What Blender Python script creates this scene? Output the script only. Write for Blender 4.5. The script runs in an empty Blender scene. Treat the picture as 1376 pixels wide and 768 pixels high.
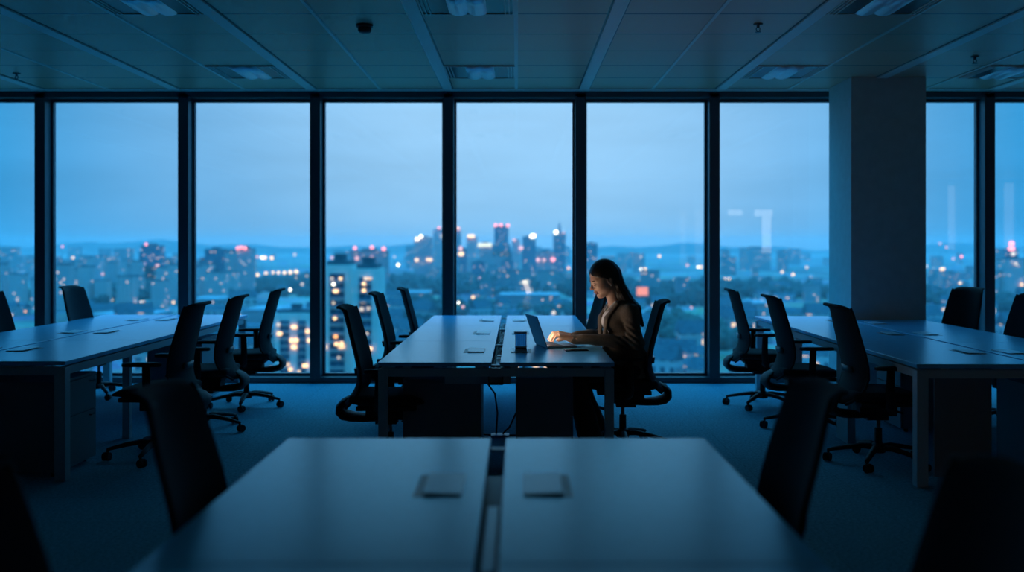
import bpy, bmesh, math, random
import numpy as np
from mathutils import Vector, Matrix
random.seed(7)
C = bpy.context.scene.collection
SC = bpy.context.scene
F = 1280.0; CX = 695.0; HY = 330.0; EYE = 1.45
PI = math.pi

# ------------------------------------------------------------------ materials
def nodes(m):
    m.use_nodes = True
    nt = m.node_tree
    return nt, nt.nodes, nt.links

def mat(name, col, rough=.5, metal=0.0, spec=.5, noise=0, nscale=60, bump=0, bscale=200, stretch=None, sheen=0, coat=0):
    m = bpy.data.materials.new(name)
    nt, N, L = nodes(m)
    b = N['Principled BSDF']
    b.inputs['Base Color'].default_value = (*col, 1)
    b.inputs['Roughness'].default_value = rough
    b.inputs['Metallic'].default_value = metal
    b.inputs['Specular IOR Level'].default_value = spec
    if sheen: b.inputs['Sheen Weight'].default_value = sheen
    if coat: b.inputs['Coat Weight'].default_value = coat
    tc = N.new('ShaderNodeTexCoord')
    mp = N.new('ShaderNodeMapping'); L.new(tc.outputs['Object'], mp.inputs[0])
    if stretch: mp.inputs['Scale'].default_value = stretch
    if noise:
        n = N.new('ShaderNodeTexNoise'); n.inputs['Scale'].default_value = nscale; n.inputs['Detail'].default_value = 4
        L.new(mp.outputs[0], n.inputs['Vector'])
        r = N.new('ShaderNodeMapRange'); r.inputs[1].default_value = .3; r.inputs[2].default_value = .7
        r.inputs[3].default_value = 1 - noise; r.inputs[4].default_value = 1 + noise
        L.new(n.outputs['Fac'], r.inputs[0])
        x = N.new('ShaderNodeVectorMath'); x.operation = 'SCALE'; x.inputs[0].default_value = col
        L.new(r.outputs[0], x.inputs['Scale']); L.new(x.outputs[0], b.inputs['Base Color'])
    if bump:
        n2 = N.new('ShaderNodeTexNoise'); n2.inputs['Scale'].default_value = bscale; n2.inputs['Detail'].default_value = 3
        L.new(mp.outputs[0], n2.inputs['Vector'])
        bp = N.new('ShaderNodeBump'); bp.inputs['Strength'].default_value = bump; bp.inputs['Distance'].default_value = .004
        L.new(n2.outputs['Fac'], bp.inputs['Height']); L.new(bp.outputs[0], b.inputs['Normal'])
    return m

def emat(name, col, strength):
    m = bpy.data.materials.new(name)
    nt, N, L = nodes(m)
    b = N['Principled BSDF']
    b.inputs['Base Color'].default_value = (.02, .02, .02, 1)
    b.inputs['Emission Color'].default_value = (*col, 1)
    b.inputs['Emission Strength'].default_value = strength
    return m

M = {}
M['laminate'] = mat('desk_laminate', (.17, .62, .94), .26, spec=.8, noise=.03, nscale=30, bump=.02, bscale=600)  # white desk; the blue of the dusk light is put into base and tint
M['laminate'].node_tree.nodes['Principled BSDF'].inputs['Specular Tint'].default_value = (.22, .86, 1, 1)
M['lid'] = mat('port_lid_plastic', (.55, .78, .92), .3)
M['steel_light'] = mat('painted_steel', (.50, .56, .58), .45, noise=.03)
M['steel_dark'] = mat('dark_steel', (.07, .075, .08), .4)
M['tray'] = mat('tray_steel', (.05, .055, .06), .5)
M['socket'] = mat('socket_plastic', (.55, .57, .6), .35)
M['cable'] = mat('cable_rubber', (.02, .02, .022), .5)
M['ped'] = mat('pedestal_paint', (.20, .23, .25), .5, noise=.03)
M['fabric'] = mat('chair_mesh_fabric', (.012, .013, .017), .85, noise=.25, nscale=400, bump=.3, bscale=900)
M['seatfab'] = mat('chair_seat_fabric', (.014, .015, .019), .9, noise=.2, nscale=300, bump=.3, bscale=700)
M['plastic'] = mat('black_plastic', (.012, .013, .015), .6, spec=.35, bump=.05, bscale=500)
M['chrome'] = mat('gas_lift_metal', (.25, .26, .28), .3, metal=.9)
M['mullion'] = mat('window_frame_aluminium', (.055, .075, .09), .38, metal=.0, noise=.05)
M['ceil_bar'] = mat('ceiling_bar_paint', (.84, .76, .68), .42)
M['wall'] = mat('wall_paint', (.12, .125, .13), .7, noise=.03, nscale=8, bump=.1, bscale=200)
M['column'] = mat('column_plaster', (.52, .60, .58), .75, noise=.05, nscale=12, bump=.3, bscale=160)
M['reflector'] = mat('fixture_reflector', (.92, .92, .92), .3, metal=.35)
M['baffle'] = mat('fixture_baffle', (.03, .035, .04), .3)
M['detector'] = mat('detector_plastic', (.05, .05, .055), .5)
M['sprink'] = mat('sprinkler_metal', (.08, .08, .085), .35, metal=.5)
M['laptop'] = mat('laptop_aluminium', (.16, .19, .23), .38, metal=.6)
M['keys'] = mat('laptop_keys', (.02, .02, .022), .5)
M['phone'] = mat('phone_glass', (.012, .012, .014), .12)
M['skin'] = mat('skin', (.60, .36, .25), .5, noise=.06, nscale=25)
M['skin'].node_tree.nodes['Principled BSDF'].inputs['Subsurface Weight'].default_value = .12
M['skin'].node_tree.nodes['Principled BSDF'].inputs['Subsurface Radius'].default_value = (.01, .004, .002)
M['skin'].node_tree.nodes['Principled BSDF'].inputs['Subsurface Scale'].default_value = .6
M['lips'] = mat('lips', (.42, .15, .12), .4)
M['nail'] = mat('nail', (.68, .42, .34), .3)
M['brow'] = mat('brow_hair', (.03, .018, .012), .7)
M['eye'] = mat('eye_white', (.6, .58, .55), .2)
M['iris'] = mat('iris_brown', (.03, .015, .01), .15)
M['hair'] = mat('dark_brown_hair', (.022, .014, .010), .38, noise=.5, nscale=90, bump=.6, bscale=160, stretch=(1.6, 3.0, .25))
M['blazer'] = mat('blazer_wool', (.135, .105, .08), .85, noise=.3, nscale=180, bump=.4, bscale=420, sheen=.15)
M['shirt'] = mat('shirt_cotton', (.72, .72, .72), .7, bump=.15, bscale=60)
M['trousers'] = mat('trouser_cloth', (.012, .012, .014), .85, noise=.2, nscale=120)
M['shoe'] = mat('shoe_leather', (.012, .011, .011), .3)
M['earring'] = mat('earring_pearl', (.8, .75, .7), .15)
M['box_blue'] = mat('blue_plastic', (.12, .55, .90), .35)
M['box_blue'].node_tree.nodes['Principled BSDF'].inputs['Transmission Weight'].default_value = .85
M['box_rim'] = mat('pale_plastic', (.5, .62, .7), .3)
M['concrete'] = mat('pale_concrete', (.92, .58, .47), .8, noise=.1, nscale=.15)
M['trees'] = mat('tree_foliage', (.040, .042, .034), .9, noise=.4, nscale=.12)
M['trees2'] = mat('shrub_foliage', (.07, .065, .045), .9, noise=.4, nscale=.2)
M['pole'] = mat('lamp_pole_metal', (.08, .08, .09), .6)

def carpet():
    m = bpy.data.materials.new('carpet_tiles'); nt, N, L = nodes(m); b = N['Principled BSDF']
    tc = N.new('ShaderNodeTexCoord')
    n = N.new('ShaderNodeTexNoise'); n.inputs['Scale'].default_value = 55; n.inputs['Detail'].default_value = 6; n.inputs['Roughness'].default_value = .8
    L.new(tc.outputs['Object'], n.inputs['Vector'])
    n3 = N.new('ShaderNodeTexNoise'); n3.inputs['Scale'].default_value = 2.2; L.new(tc.outputs['Object'], n3.inputs['Vector'])
    br = N.new('ShaderNodeTexBrick'); br.offset = 0; br.inputs['Scale'].default_value = 1
    br.inputs['Brick Width'].default_value = .5; br.inputs['Row Height'].default_value = .5; br.inputs['Mortar Size'].default_value = .003
    br.inputs['Color1'].default_value = (1, 1, 1, 1); br.inputs['Color2'].default_value = (.93, .93, .93, 1); br.inputs['Mortar'].default_value = (.75, .75, .75, 1)
    L.new(tc.outputs['Object'], br.inputs['Vector'])
    cr = N.new('ShaderNodeValToRGB'); cr.color_ramp.elements[0].position = .36; cr.color_ramp.elements[1].position = .66
    cr.color_ramp.elements[0].color = (.05, .22, .30, 1); cr.color_ramp.elements[1].color = (.24, .62, .74, 1)
    L.new(n.outputs['Fac'], cr.inputs[0])
    mx = N.new('ShaderNodeMix'); mx.data_type = 'RGBA'; mx.blend_type = 'MULTIPLY'; mx.inputs[0].default_value = 1
    L.new(cr.outputs[0], mx.inputs[6]); L.new(br.outputs['Color'], mx.inputs[7])
    L.new(mx.outputs[2], b.inputs['Base Color']); b.inputs['Roughness'].default_value = .95
    b.inputs['Specular IOR Level'].default_value = .15
    b.inputs['Sheen Weight'].default_value = .2; b.inputs['Sheen Roughness'].default_value = .4; b.inputs['Sheen Tint'].default_value = (.6, .85, 1, 1)
    n2 = N.new('ShaderNodeTexNoise'); n2.inputs['Scale'].default_value = 260; L.new(tc.outputs['Object'], n2.inputs['Vector'])
    bp = N.new('ShaderNodeBump'); bp.inputs['Strength'].default_value = .7; bp.inputs['Distance'].default_value = .006
    L.new(n2.outputs['Fac'], bp.inputs['Height']); L.new(bp.outputs[0], b.inputs['Normal'])
    return m
M['carpet'] = carpet()

def ceiling_tile_mat():
    # metal ceiling planks: dark joints every 0.638 m in depth
    m = bpy.data.materials.new('ceiling_metal_tiles'); nt, N, L = nodes(m); b = N['Principled BSDF']
    tc = N.new('ShaderNodeTexCoord'); sp = N.new('ShaderNodeSeparateXYZ'); L.new(tc.outputs['Object'], sp.inputs[0])
    a = N.new('ShaderNodeMath'); a.operation = 'SUBTRACT'; a.inputs[0].default_value = 9.89; L.new(sp.outputs['Y'], a.inputs[1])
    d = N.new('ShaderNodeMath'); d.operation = 'DIVIDE'; L.new(a.outputs[0], d.inputs[0]); d.inputs[1].default_value = .638
    f = N.new('ShaderNodeMath'); f.operation = 'FRACT'; L.new(d.outputs[0], f.inputs[0])
    s = N.new('ShaderNodeMath'); s.operation = 'SUBTRACT'; L.new(f.outputs[0], s.inputs[0]); s.inputs[1].default_value = .5
    ab = N.new('ShaderNodeMath'); ab.operation = 'ABSOLUTE'; L.new(s.outputs[0], ab.inputs[0])
    g = N.new('ShaderNodeMath'); g.operation = 'GREATER_THAN'; L.new(ab.outputs[0], g.inputs[0]); g.inputs[1].default_value = .480
    n = N.new('ShaderNodeTexNoise'); n.inputs['Scale'].default_value = 300; L.new(tc.outputs['Object'], n.inputs['Vector'])
    cr = N.new('ShaderNodeValToRGB'); cr.color_ramp.elements[0].color = (.74, .44, .29, 1); cr.color_ramp.elements[1].color = (.82, .49, .33, 1)
    L.new(n.outputs['Fac'], cr.inputs[0])
    mx = N.new('ShaderNodeMix'); mx.data_type = 'RGBA'; L.new(g.outputs[0], mx.inputs[0]); L.new(cr.outputs[0], mx.inputs[6])
    mx.inputs[7].default_value = (.07, .07, .08, 1)
    L.new(mx.outputs[2], b.inputs['Base Color']); b.inputs['Roughness'].default_value = .40; b.inputs['Specular IOR Level'].default_value = .6
    return m
M['ceiling'] = ceiling_tile_mat()

def glass_mat():
    m = bpy.data.materials.new('window_glass'); nt, N, L = nodes(m)
    N.remove(N['Principled BSDF'])
    out = N['Material Output']
    t = N.new('ShaderNodeBsdfTransparent'); t.inputs[0].default_value = (.965, .985, .98, 1)
    g = N.new('ShaderNodeBsdfGlossy'); g.inputs['Roughness'].default_value = .0
    lw = N.new('ShaderNodeLayerWeight'); lw.inputs['Blend'].default_value = .5
    p = N.new('ShaderNodeMath'); p.operation = 'POWER'; L.new(lw.outputs['Facing'], p.inputs[0]); p.inputs[1].default_value = 5
    r = N.new('ShaderNodeMapRange'); L.new(p.outputs[0], r.inputs[0]); r.inputs[3].default_value = .045; r.inputs[4].default_value = 1
    mx = N.new('ShaderNodeMixShader'); L.new(r.outputs[0], mx.inputs[0]); L.new(t.outputs[0], mx.inputs[1]); L.new(g.outputs[0], mx.inputs[2])
    L.new(mx.outputs[0], out.inputs['Surface'])
    return m
M['glass'] = glass_mat()

def facade(name, c1, c2, winc, lit=.06, fw=3.4, fh=3.2, litcol=(1.0, .62, .32), litstr=1.7, wfrac=.5):
    """wall with a grid of windows, some lit; object coordinates in metres"""
    m = bpy.data.materials.new(name); nt, N, L = nodes(m); b = N['Principled BSDF']
    def mth(op, a, c=None):
        x = N.new('ShaderNodeMath'); x.operation = op
        for i, v in enumerate((a, c)):
            if v is None: continue
            if isinstance(v, (int, float)): x.inputs[i].default_value = v
            else: L.new(v, x.inputs[i])
        return x.outputs[0]
    tc = N.new('ShaderNodeTexCoord'); sp = N.new('ShaderNodeSeparateXYZ'); L.new(tc.outputs['Object'], sp.inputs[0])
    oi = N.new('ShaderNodeObjectInfo')
    u = mth('DIVIDE', mth('ADD', sp.outputs['X'], sp.outputs['Y']), fw); v = mth('DIVIDE', sp.outputs['Z'], fh)
    mu = mth('LESS_THAN', mth('ABSOLUTE', mth('SUBTRACT', mth('FRACT', u), .5)), wfrac / 2)
    mv = mth('LESS_THAN', mth('ABSOLUTE', mth('SUBTRACT', mth('FRACT', v), .5)), .26)
    win = mth('MULTIPLY', mu, mv)
    cb = N.new('ShaderNodeCombineXYZ'); L.new(mth('FLOOR', u), cb.inputs[0]); L.new(mth('FLOOR', v), cb.inputs[1])
    L.new(mth('MULTIPLY', oi.outputs['Random'], 97.0), cb.inputs[2])
    wn = N.new('ShaderNodeTexWhiteNoise'); wn.noise_dimensions = '3D'; L.new(cb.outputs[0], wn.inputs['Vector'])
    on = mth('MULTIPLY', mth('LESS_THAN', wn.outputs['Value'], lit), win)
    mx0 = N.new('ShaderNodeMix'); mx0.data_type = 'RGBA'; L.new(oi.outputs['Random'], mx0.inputs[0])
    mx0.inputs[6].default_value = (*c1, 1); mx0.inputs[7].default_value = (*c2, 1)
    mx = N.new('ShaderNodeMix'); mx.data_type = 'RGBA'; L.new(win, mx.inputs[0]); L.new(mx0.outputs[2], mx.inputs[6]); mx.inputs[7].default_value = (*winc, 1)
    L.new(mx.outputs[2], b.inputs['Base Color']); b.inputs['Roughness'].default_value = .7
    b.inputs['Emission Color'].default_value = (*litcol, 1)
    L.new(mth('MULTIPLY', on, litstr), b.inputs['Emission Strength'])
    return m
M['pale_facade'] = facade('pale_apartment_facade', (.90, .46, .38), (.74, .36, .31), (.06, .09, .13), .035)
M['dark_facade'] = facade('dark_glass_facade', (.05, .09, .14), (.10, .15, .20), (.02, .05, .08), .05, wfrac=.8)
M['mid_facade'] = facade('grey_facade', (.42, .23, .21), (.62, .33, .28), (.06, .08, .12), .05)
M['house'] = facade('house_walls', (.55, .30, .25), (.60, .42, .38), (.06, .06, .08), .13, fw=4, fh=3)
M['roof'] = mat('house_roof', (.10, .09, .10), .8, noise=.2, nscale=.5)
M['roof_light'] = mat('pale_flat_roof', (.38, .30, .30), .7, noise=.15, nscale=.1)

def ground_mat():
    m = bpy.data.materials.new('city_ground'); nt, N, L = nodes(m); b = N['Principled BSDF']
    tc = N.new('ShaderNodeTexCoord')
    n = N.new('ShaderNodeTexNoise'); n.inputs['Scale'].default_value = .006; n.inputs['Detail'].default_value = 6
    v = N.new('ShaderNodeTexVoronoi'); v.inputs['Scale'].default_value = .02
    L.new(tc.outputs['Object'], n.inputs['Vector']); L.new(tc.outputs['Object'], v.inputs['Vector'])
    cr = N.new('ShaderNodeValToRGB'); e = cr.color_ramp.elements
    e[0].position = .38; e[0].color = (.09, .065, .055, 1); e[1].position = .62; e[1].color = (.44, .25, .21, 1)
    L.new(n.outputs['Fac'], cr.inputs[0])
    mx = N.new('ShaderNodeMix'); mx.data_type = 'RGBA'; mx.blend_type = 'OVERLAY'; mx.inputs[0].default_value = .5
    L.new(cr.outputs[0], mx.inputs[6]); L.new(v.outputs['Color'], mx.inputs[7]); L.new(mx.outputs[2], b.inputs['Base Color'])
    b.inputs['Roughness'].default_value = .9
    return m
M['ground'] = ground_mat()

# ------------------------------------------------------------------ mesh helpers
class MB:
    def __init__(s): s.v = []; s.f = []
    def add(s, vs, fs):
        o = len(s.v); s.v += [tuple(p) for p in vs]; s.f += [tuple(i + o for i in f) for f in fs]; return s
    def box(s, x0, y0, z0, x1, y1, z1, mtx=None):
        vs = [Vector(p) for p in ((x0,y0,z0),(x1,y0,z0),(x1,y1,z0),(x0,y1,z0),(x0,y0,z1),(x1,y0,z1),(x1,y1,z1),(x0,y1,z1))]
        if mtx: vs = [mtx @ p for p in vs]
        return s.add(vs, [(3,2,1,0),(4,5,6,7),(0,1,5,4),(1,2,6,5),(2,3,7,6),(3,0,4,7)])
    def tube(s, pts, r, n=10, sx=1.0, cap=True):
        """round tube along pts; r float or list"""
        pts = [Vector(p) for p in pts]; k = len(pts); rs = r if isinstance(r, (list, tuple)) else [r] * k
        vs = []; prev = None
        for i, p in enumerate(pts):
            t = (pts[min(i+1, k-1)] - pts[max(i-1, 0)]).normalized()
            if prev is None:
                a = Vector((0,0,1)) if abs(t.z) < .9 else Vector((0,1,0))
                a = (a - t * a.dot(t)).normalized()
            else:
                a = (prev - t * prev.dot(t)).normalized()
            prev = a; b_ = t.cross(a)
            for j in range(n):
                q = 2*PI*j/n
                vs.append(p + a*math.cos(q)*rs[i] + b_*math.sin(q)*rs[i]*sx)
        fs = []
        for i in range(k-1):
            for j in range(n):
                j2 = (j+1) % n
                fs.append((i*n+j, i*n+j2, (i+1)*n+j2, (i+1)*n+j))
        if cap: fs += [tuple(range(n))[::-1], tuple((k-1)*n+j for j in range(n))]
        return s.add(vs, fs)
    def lathe(s, prof, n=20, c=(0,0,0)):
        vs = []
        for r, z in prof:
            for j in range(n): vs.append((c[0]+r*math.cos(2*PI*j/n), c[1]+r*math.sin(2*PI*j/n), c[2]+z))
        fs = []
        for i in range(len(prof)-1):
            for j in range(n):
                j2 = (j+1) % n; fs.append((i*n+j, i*n+j2, (i+1)*n+j2, (i+1)*n+j))
        fs += [tuple(range(n))[::-1], tuple((len(prof)-1)*n+j for j in range(n))]
        return s.add(vs, fs)
    def slab(s, grid_f, grid_b):
        """closed shell from two equal grids of points (rows x cols)"""
        R = len(grid_f); K = len(grid_f[0]); vs = [p for row in grid_f for p in row] + [p for row in grid_b for p in row]
        o = R*K; fs = []
        for i in range(R-1):
            for j in range(K-1):
                a = i*K+j; fs.append((a, a+1, a+K+1, a+K)); fs.append((o+a, o+a+K, o+a+K+1, o+a+1))
        for i in range(R-1):
            a = i*K; fs.append((a, a+K, o+a+K, o+a)); a = i*K+K-1; fs.append((a+K, a, o+a, o+a+K))
        for j in range(K-1):
            fs.append((j+1, j, o+j, o+j+1)); a = (R-1)*K+j; fs.append((a, a+1, o+a+1, o+a))
        return s.add(vs, fs)
    def build(s, name, m, parent=None, bevel=0, smooth=False, sub=0, seg=2):
        me = bpy.data.meshes.new(name); me.from_pydata(s.v, [], s.f); me.update()
        bm = bmesh.new(); bm.from_mesh(me); bmesh.ops.recalc_face_normals(bm, faces=bm.faces); bm.to_mesh(me); bm.free()
        ms = m if isinstance(m, (list, tuple)) else [m]
        for q in ms: me.materials.append(M[q] if isinstance(q, str) else q)
        if smooth:
            for p in me.polygons: p.use_smooth = True
        o = bpy.data.objects.new(name, me); C.objects.link(o)
        if parent: o.parent = parent
        if bevel:
            bv = o.modifiers.new('bevel', 'BEVEL'); bv.width = bevel; bv.segments = seg; bv.limit_method = 'ANGLE'; bv.angle_limit = .6
        if sub:
            sm = o.modifiers.new('subdivision', 'SUBSURF'); sm.levels = sub; sm.render_levels = sub
        return o

def tag(o, label, cat, group=None, kind=None):
    if label: o['label'] = label
    if cat: o['category'] = cat
    if group: o['group'] = group
    if kind: o['kind'] = kind
    return o
def thing(name, label, cat, loc=(0,0,0), rz=0, group=None):
    o = bpy.data.objects.new(name, None); C.objects.link(o); o.empty_display_size = .1
    o.location = loc; o.rotation_euler = (0, 0, rz); return tag(o, label, cat, group)
def struct(o): o['kind'] = 'structure'; return o
KIDS = {}
def kids(o):
    return [c for c in C.objects if c.parent == o]
def snapshot(o): return (o, [snapshot(c) for c in kids(o)])
def copy_tree(snap, parent=None):
    o, ch = snap; c = o.copy(); C.objects.link(c)
    if parent: c.parent = parent
    for s_ in ch: copy_tree(s_, c)
    return c

# ------------------------------------------------------------------ ROOM
YW = 10.20            # glass plane
XL, XR, YB, ZC = -6.5, 13.0, -3.0, 3.08
struct(MB().box(XL-.2, YB-.2, -.2, XR+.2, YW+.12, 0).build('floor', 'carpet'))
struct(MB().box(XL-.2, YB-.2, ZC, XR+.2, 9.89, ZC+.2).build('ceiling', 'ceiling'))
struct(MB().box(XL-.2, 9.895, ZC-.005, XR+.2, YW+.1, ZC+.2).build('trim_1', 'ceil_bar'))
struct(MB().box(XL-.2, YB-.2, 0, XL, YW+.12, ZC).build('wall_left', 'wall'))
struct(MB().box(XR, YB-.2, 0, XR+.2, YW+.12, ZC).build('wall_right', 'wall'))
# back wall with lit glazed openings
lit = [(4.00, 4.16, .95, 2.33, .32), (4.36, 4.56, .95, 2.33, .4), (5.17, 5.56, 2.2, 2.34, 1.7), (5.82, 6.30, 1.27, 2.34, 2.0), (10.57, 10.80, 1.35, 2.93, .75), (11.95, 12.25, 1.35, 3.0, .75)]
wb = MB(); x = XL
for a, b_, z0, z1, s_ in lit:
    wb.box(x, YB-.2, 0, a, YB, ZC); wb.box(a, YB-.2, 0, b_, YB, z0)
    if z1 < ZC: wb.box(a, YB-.2, z1, b_, YB, ZC)
    x = b_
wb.box(x, YB-.2, 0, XR, YB, ZC)
struct(wb.build('wall_back', 'wall'))
for i, (a, b_, z0, z1, s_) in enumerate(lit):
    o = MB().box(a, YB-.15, z0, b_, YB-.1, z1).build('window_%d' % (20+i), emat('lit_corridor_glass_%d' % i, (1, .95, .9), s_)); struct(o)
    fr = MB()
    fr.box(a-.03, YB, z0-.03, a, YB+.02, z1+.03); fr.box(b_, YB, z0-.03, b_+.03, YB+.02, z1+.03)
    fr.box(a, YB, z0-.03, b_, YB+.02, z0); fr.box(a, YB, z1, b_, YB+.02, z1+.03)
    fr.build('window_frame', 'mullion', o)

struct(MB().box(5.82, YB-.08, 1.27, 6.02, YB-.05, 2.17).box(6.26, YB-.08, 1.27, 6.30, YB-.05, 2.17).build('trim_40', 'mullion'))  # added strips covering part of the lit opening, to shape its reflection
# ceiling bars (wide) and thin joints, running in depth
bar_x = [-.72 + 1.415*k for k in range(-4, 10)]
n_tr = 41
for bx in bar_x:
    struct(MB().box(bx-.05, YB, ZC-.014, bx+.05, 9.89, ZC).build('trim_%d' % n_tr, 'ceil_bar', bevel=.003)); n_tr += 1
    g = MB().box(bx-.062, YB, ZC-.002, bx-.05, 9.89, ZC).box(bx+.05, YB, ZC-.002, bx+.062, 9.89, ZC).build('trim_%d' % n_tr, 'baffle'); struct(g); n_tr += 1
    tx = bx + .7075
    if tx < XR: struct(MB().box(tx-.012, YB, ZC-.008, tx+.012, 9.89, ZC).box(tx+.012, YB, ZC-.002, tx+.019, 9.89, ZC).build('trim_%d' % n_tr, 'ceil_bar')); n_tr += 1

# window wall: mullions, head and sill rails, panes
mx_ = [-6.44, -5.03, -3.52, -2.13, -.726, .667, 2.08, 3.52, 4.98, 6.39]
struct(MB().box(6.445, YW-.15, 0, XR, YW+.12, ZC).build('wall_front', 'wall'))
zs, zt = .075, 3.0
wi = 1
for i in range(len(mx_)-1):
    a, b_ = mx_[i]+.055, mx_[i+1]-.055
    w = MB().box(a-.01, YW-.006, zs-.01, b_+.01, YW+.006, zt+.01).build('window_%d' % wi, 'glass'); struct(w)
    f = MB()
    f.box(a-.005, YW-.03, zs-.02, a+.022, YW+.03, zt+.02); f.box(b_-.022, YW-.03, zs-.02, b_+.005, YW+.03, zt+.02)
    f.box(a+.022, YW-.03, zs-.02, b_-.022, YW+.03, zs+.018); f.box(a+.022, YW-.03, zt-.018, b_-.022, YW+.03, zt+.02)
    f.build('window_frame', 'mullion', w, bevel=.003)
    wi += 1
for mxx in mx_:
    struct(MB().box(mxx-.055, YW-.17, .06, mxx+.055, YW+.05, zt+.06).build('trim_%d' % n_tr, 'mullion', bevel=.004)); n_tr += 1
struct(MB().box(XL, YW-.14, 0, 6.445, YW+.1, .062).build('baseboard_back', 'mullion', bevel=.004))
struct(MB().box(XL, YW-.17, zt+.012, 6.445, YW+.08, ZC-.005).build('trim_%d' % n_tr, 'mullion', bevel=.004)); n_tr += 1
# facade slab edge outside
struct(MB().box(XL-.2, YW+.12, -.5, XR+.2, YW+.3, .03).build('trim_%d' % n_tr, 'mullion')); n_tr += 1

# concrete column on the right
tag(MB().box(3.225, 9.2, 0, 3.95, 9.86, ZC).build('column', 'column', bevel=.006), 'thick square plastered column standing at the far end of the right desk bench', 'column')

# louvred ceiling luminaires (off)
def luminaire(x0, x1, y0, y1, label):
    t = thing('ceiling_light', label, 'ceiling light', (x0, y0, ZC), group='recessed ceiling lights')
    W = x1-x0; D = y1-y0
    f = MB(); f.box(0, 0, -.012, W, .012, 0); f.box(0, D-.012, -.012, W, D, 0)
    for a in (0, .028, .056, W-.068, W-.04, W-.012): f.box(a, .012, -.012, a+.009, D-.012, 0)
    f.build('frame', 'ceil_bar', t)
    MB().box(.009, .012, -.003, .065, D-.012, -.001).build('air_slot', 'baffle', t)
    MB().box(W-.068, .012, -.003, W-.012, D-.012, -.001).build('air_slot', 'baffle', t)
    MB().box(.068, .012, -.006, .19, D-.012, -.002).build('side_baffle', 'baffle', t)
    MB().box(W-.19, .012, -.006, W-.071, D-.012, -.002).build('side_baffle', 'baffle', t)
    r = MB()
    xs = [.19 + (W-.38)*k/10 for k in range(11)]
    top = [(xx, -.006 - .018*abs(math.sin((k/10-.5)*PI*2))) for k, xx in enumerate(xs)]
    gf = [[(xx, yy, zz) for yy in (.013, D-.013)] for xx, zz in top]; gb = [[(xx, yy, -.001) for yy in (.013, D-.013)] for xx, zz in top]
    r.slab(gf, gb).build('reflector', 'reflector', t, smooth=True)
    MB().box(W*.40, .013, -.021, W*.405, D-.013, -.006).box(W*.62, .013, -.021, W*.625, D-.013, -.006).build('divider', 'baffle', t)
for x0, y0, lb in ((-2.825, 8.615, 'recessed ceiling light nearest the window wall, leftmost of that row'), (-.665, 8.615, 'recessed ceiling light near the window wall, straight above the center desk bench'),
                   (2.17, 8.615, 'recessed ceiling light near the window wall, just left of the column'), (4.28, 8.615, 'recessed ceiling light at the right picture edge, beyond the column'),
                   (-2.825, 6.06, 'recessed ceiling light cut by the top picture edge, on the left'), (-.665, 6.06, 'recessed ceiling light cut by the top picture edge, in the middle'),
                   (2.17, 6.06, 'recessed ceiling light cut by the top picture edge, on the right')):
    luminaire(x0, x0+.645, y0, y0+.62, lb)

t = thing('smoke_detector', 'dark round smoke detector on the ceiling tiles', 'smoke detector', (-1.126, 7.03, ZC))
MB().lathe([(.062, 0), (.062, -.018), (.055, -.022)], 24).build('base_ring', 'detector', t, smooth=True)
MB().lathe([(.05, -.022), (.05, -.045), (.04, -.058), (.015, -.063)], 24).build('sensor_head', 'detector', t, smooth=True)
def sprinkler(x, y, label):
    t = thing('sprinkler', label, 'sprinkler', (x, y, ZC), group='ceiling sprinklers')
    MB().lathe([(.035, .006), (.035, -.006), (.012, -.008), (.010, -.03)], 16).build('collar', 'sprink', t, smooth=True)
    MB().tube([(-.012, 0, -.028), (-.014, 0, -.045), (0, 0, -.06)], .0035, 6).tube([(.012, 0, -.028), (.014, 0, -.045), (0, 0, -.06)], .0035, 6).build('yoke', 'sprink', t)
    MB().lathe([(.022, -.06), (.022, -.064)], 12).build('deflector', 'sprink', t)
sprinkler(1.77, 7.0, 'small sprinkler head on the ceiling, in the middle right tiles')
sprinkler(-4.73, 9.0, 'small sprinkler head on the ceiling at the far left')
sprinkler(3.94, 8.2, 'small sprinkler head on the ceiling behind and right of the column')

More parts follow.
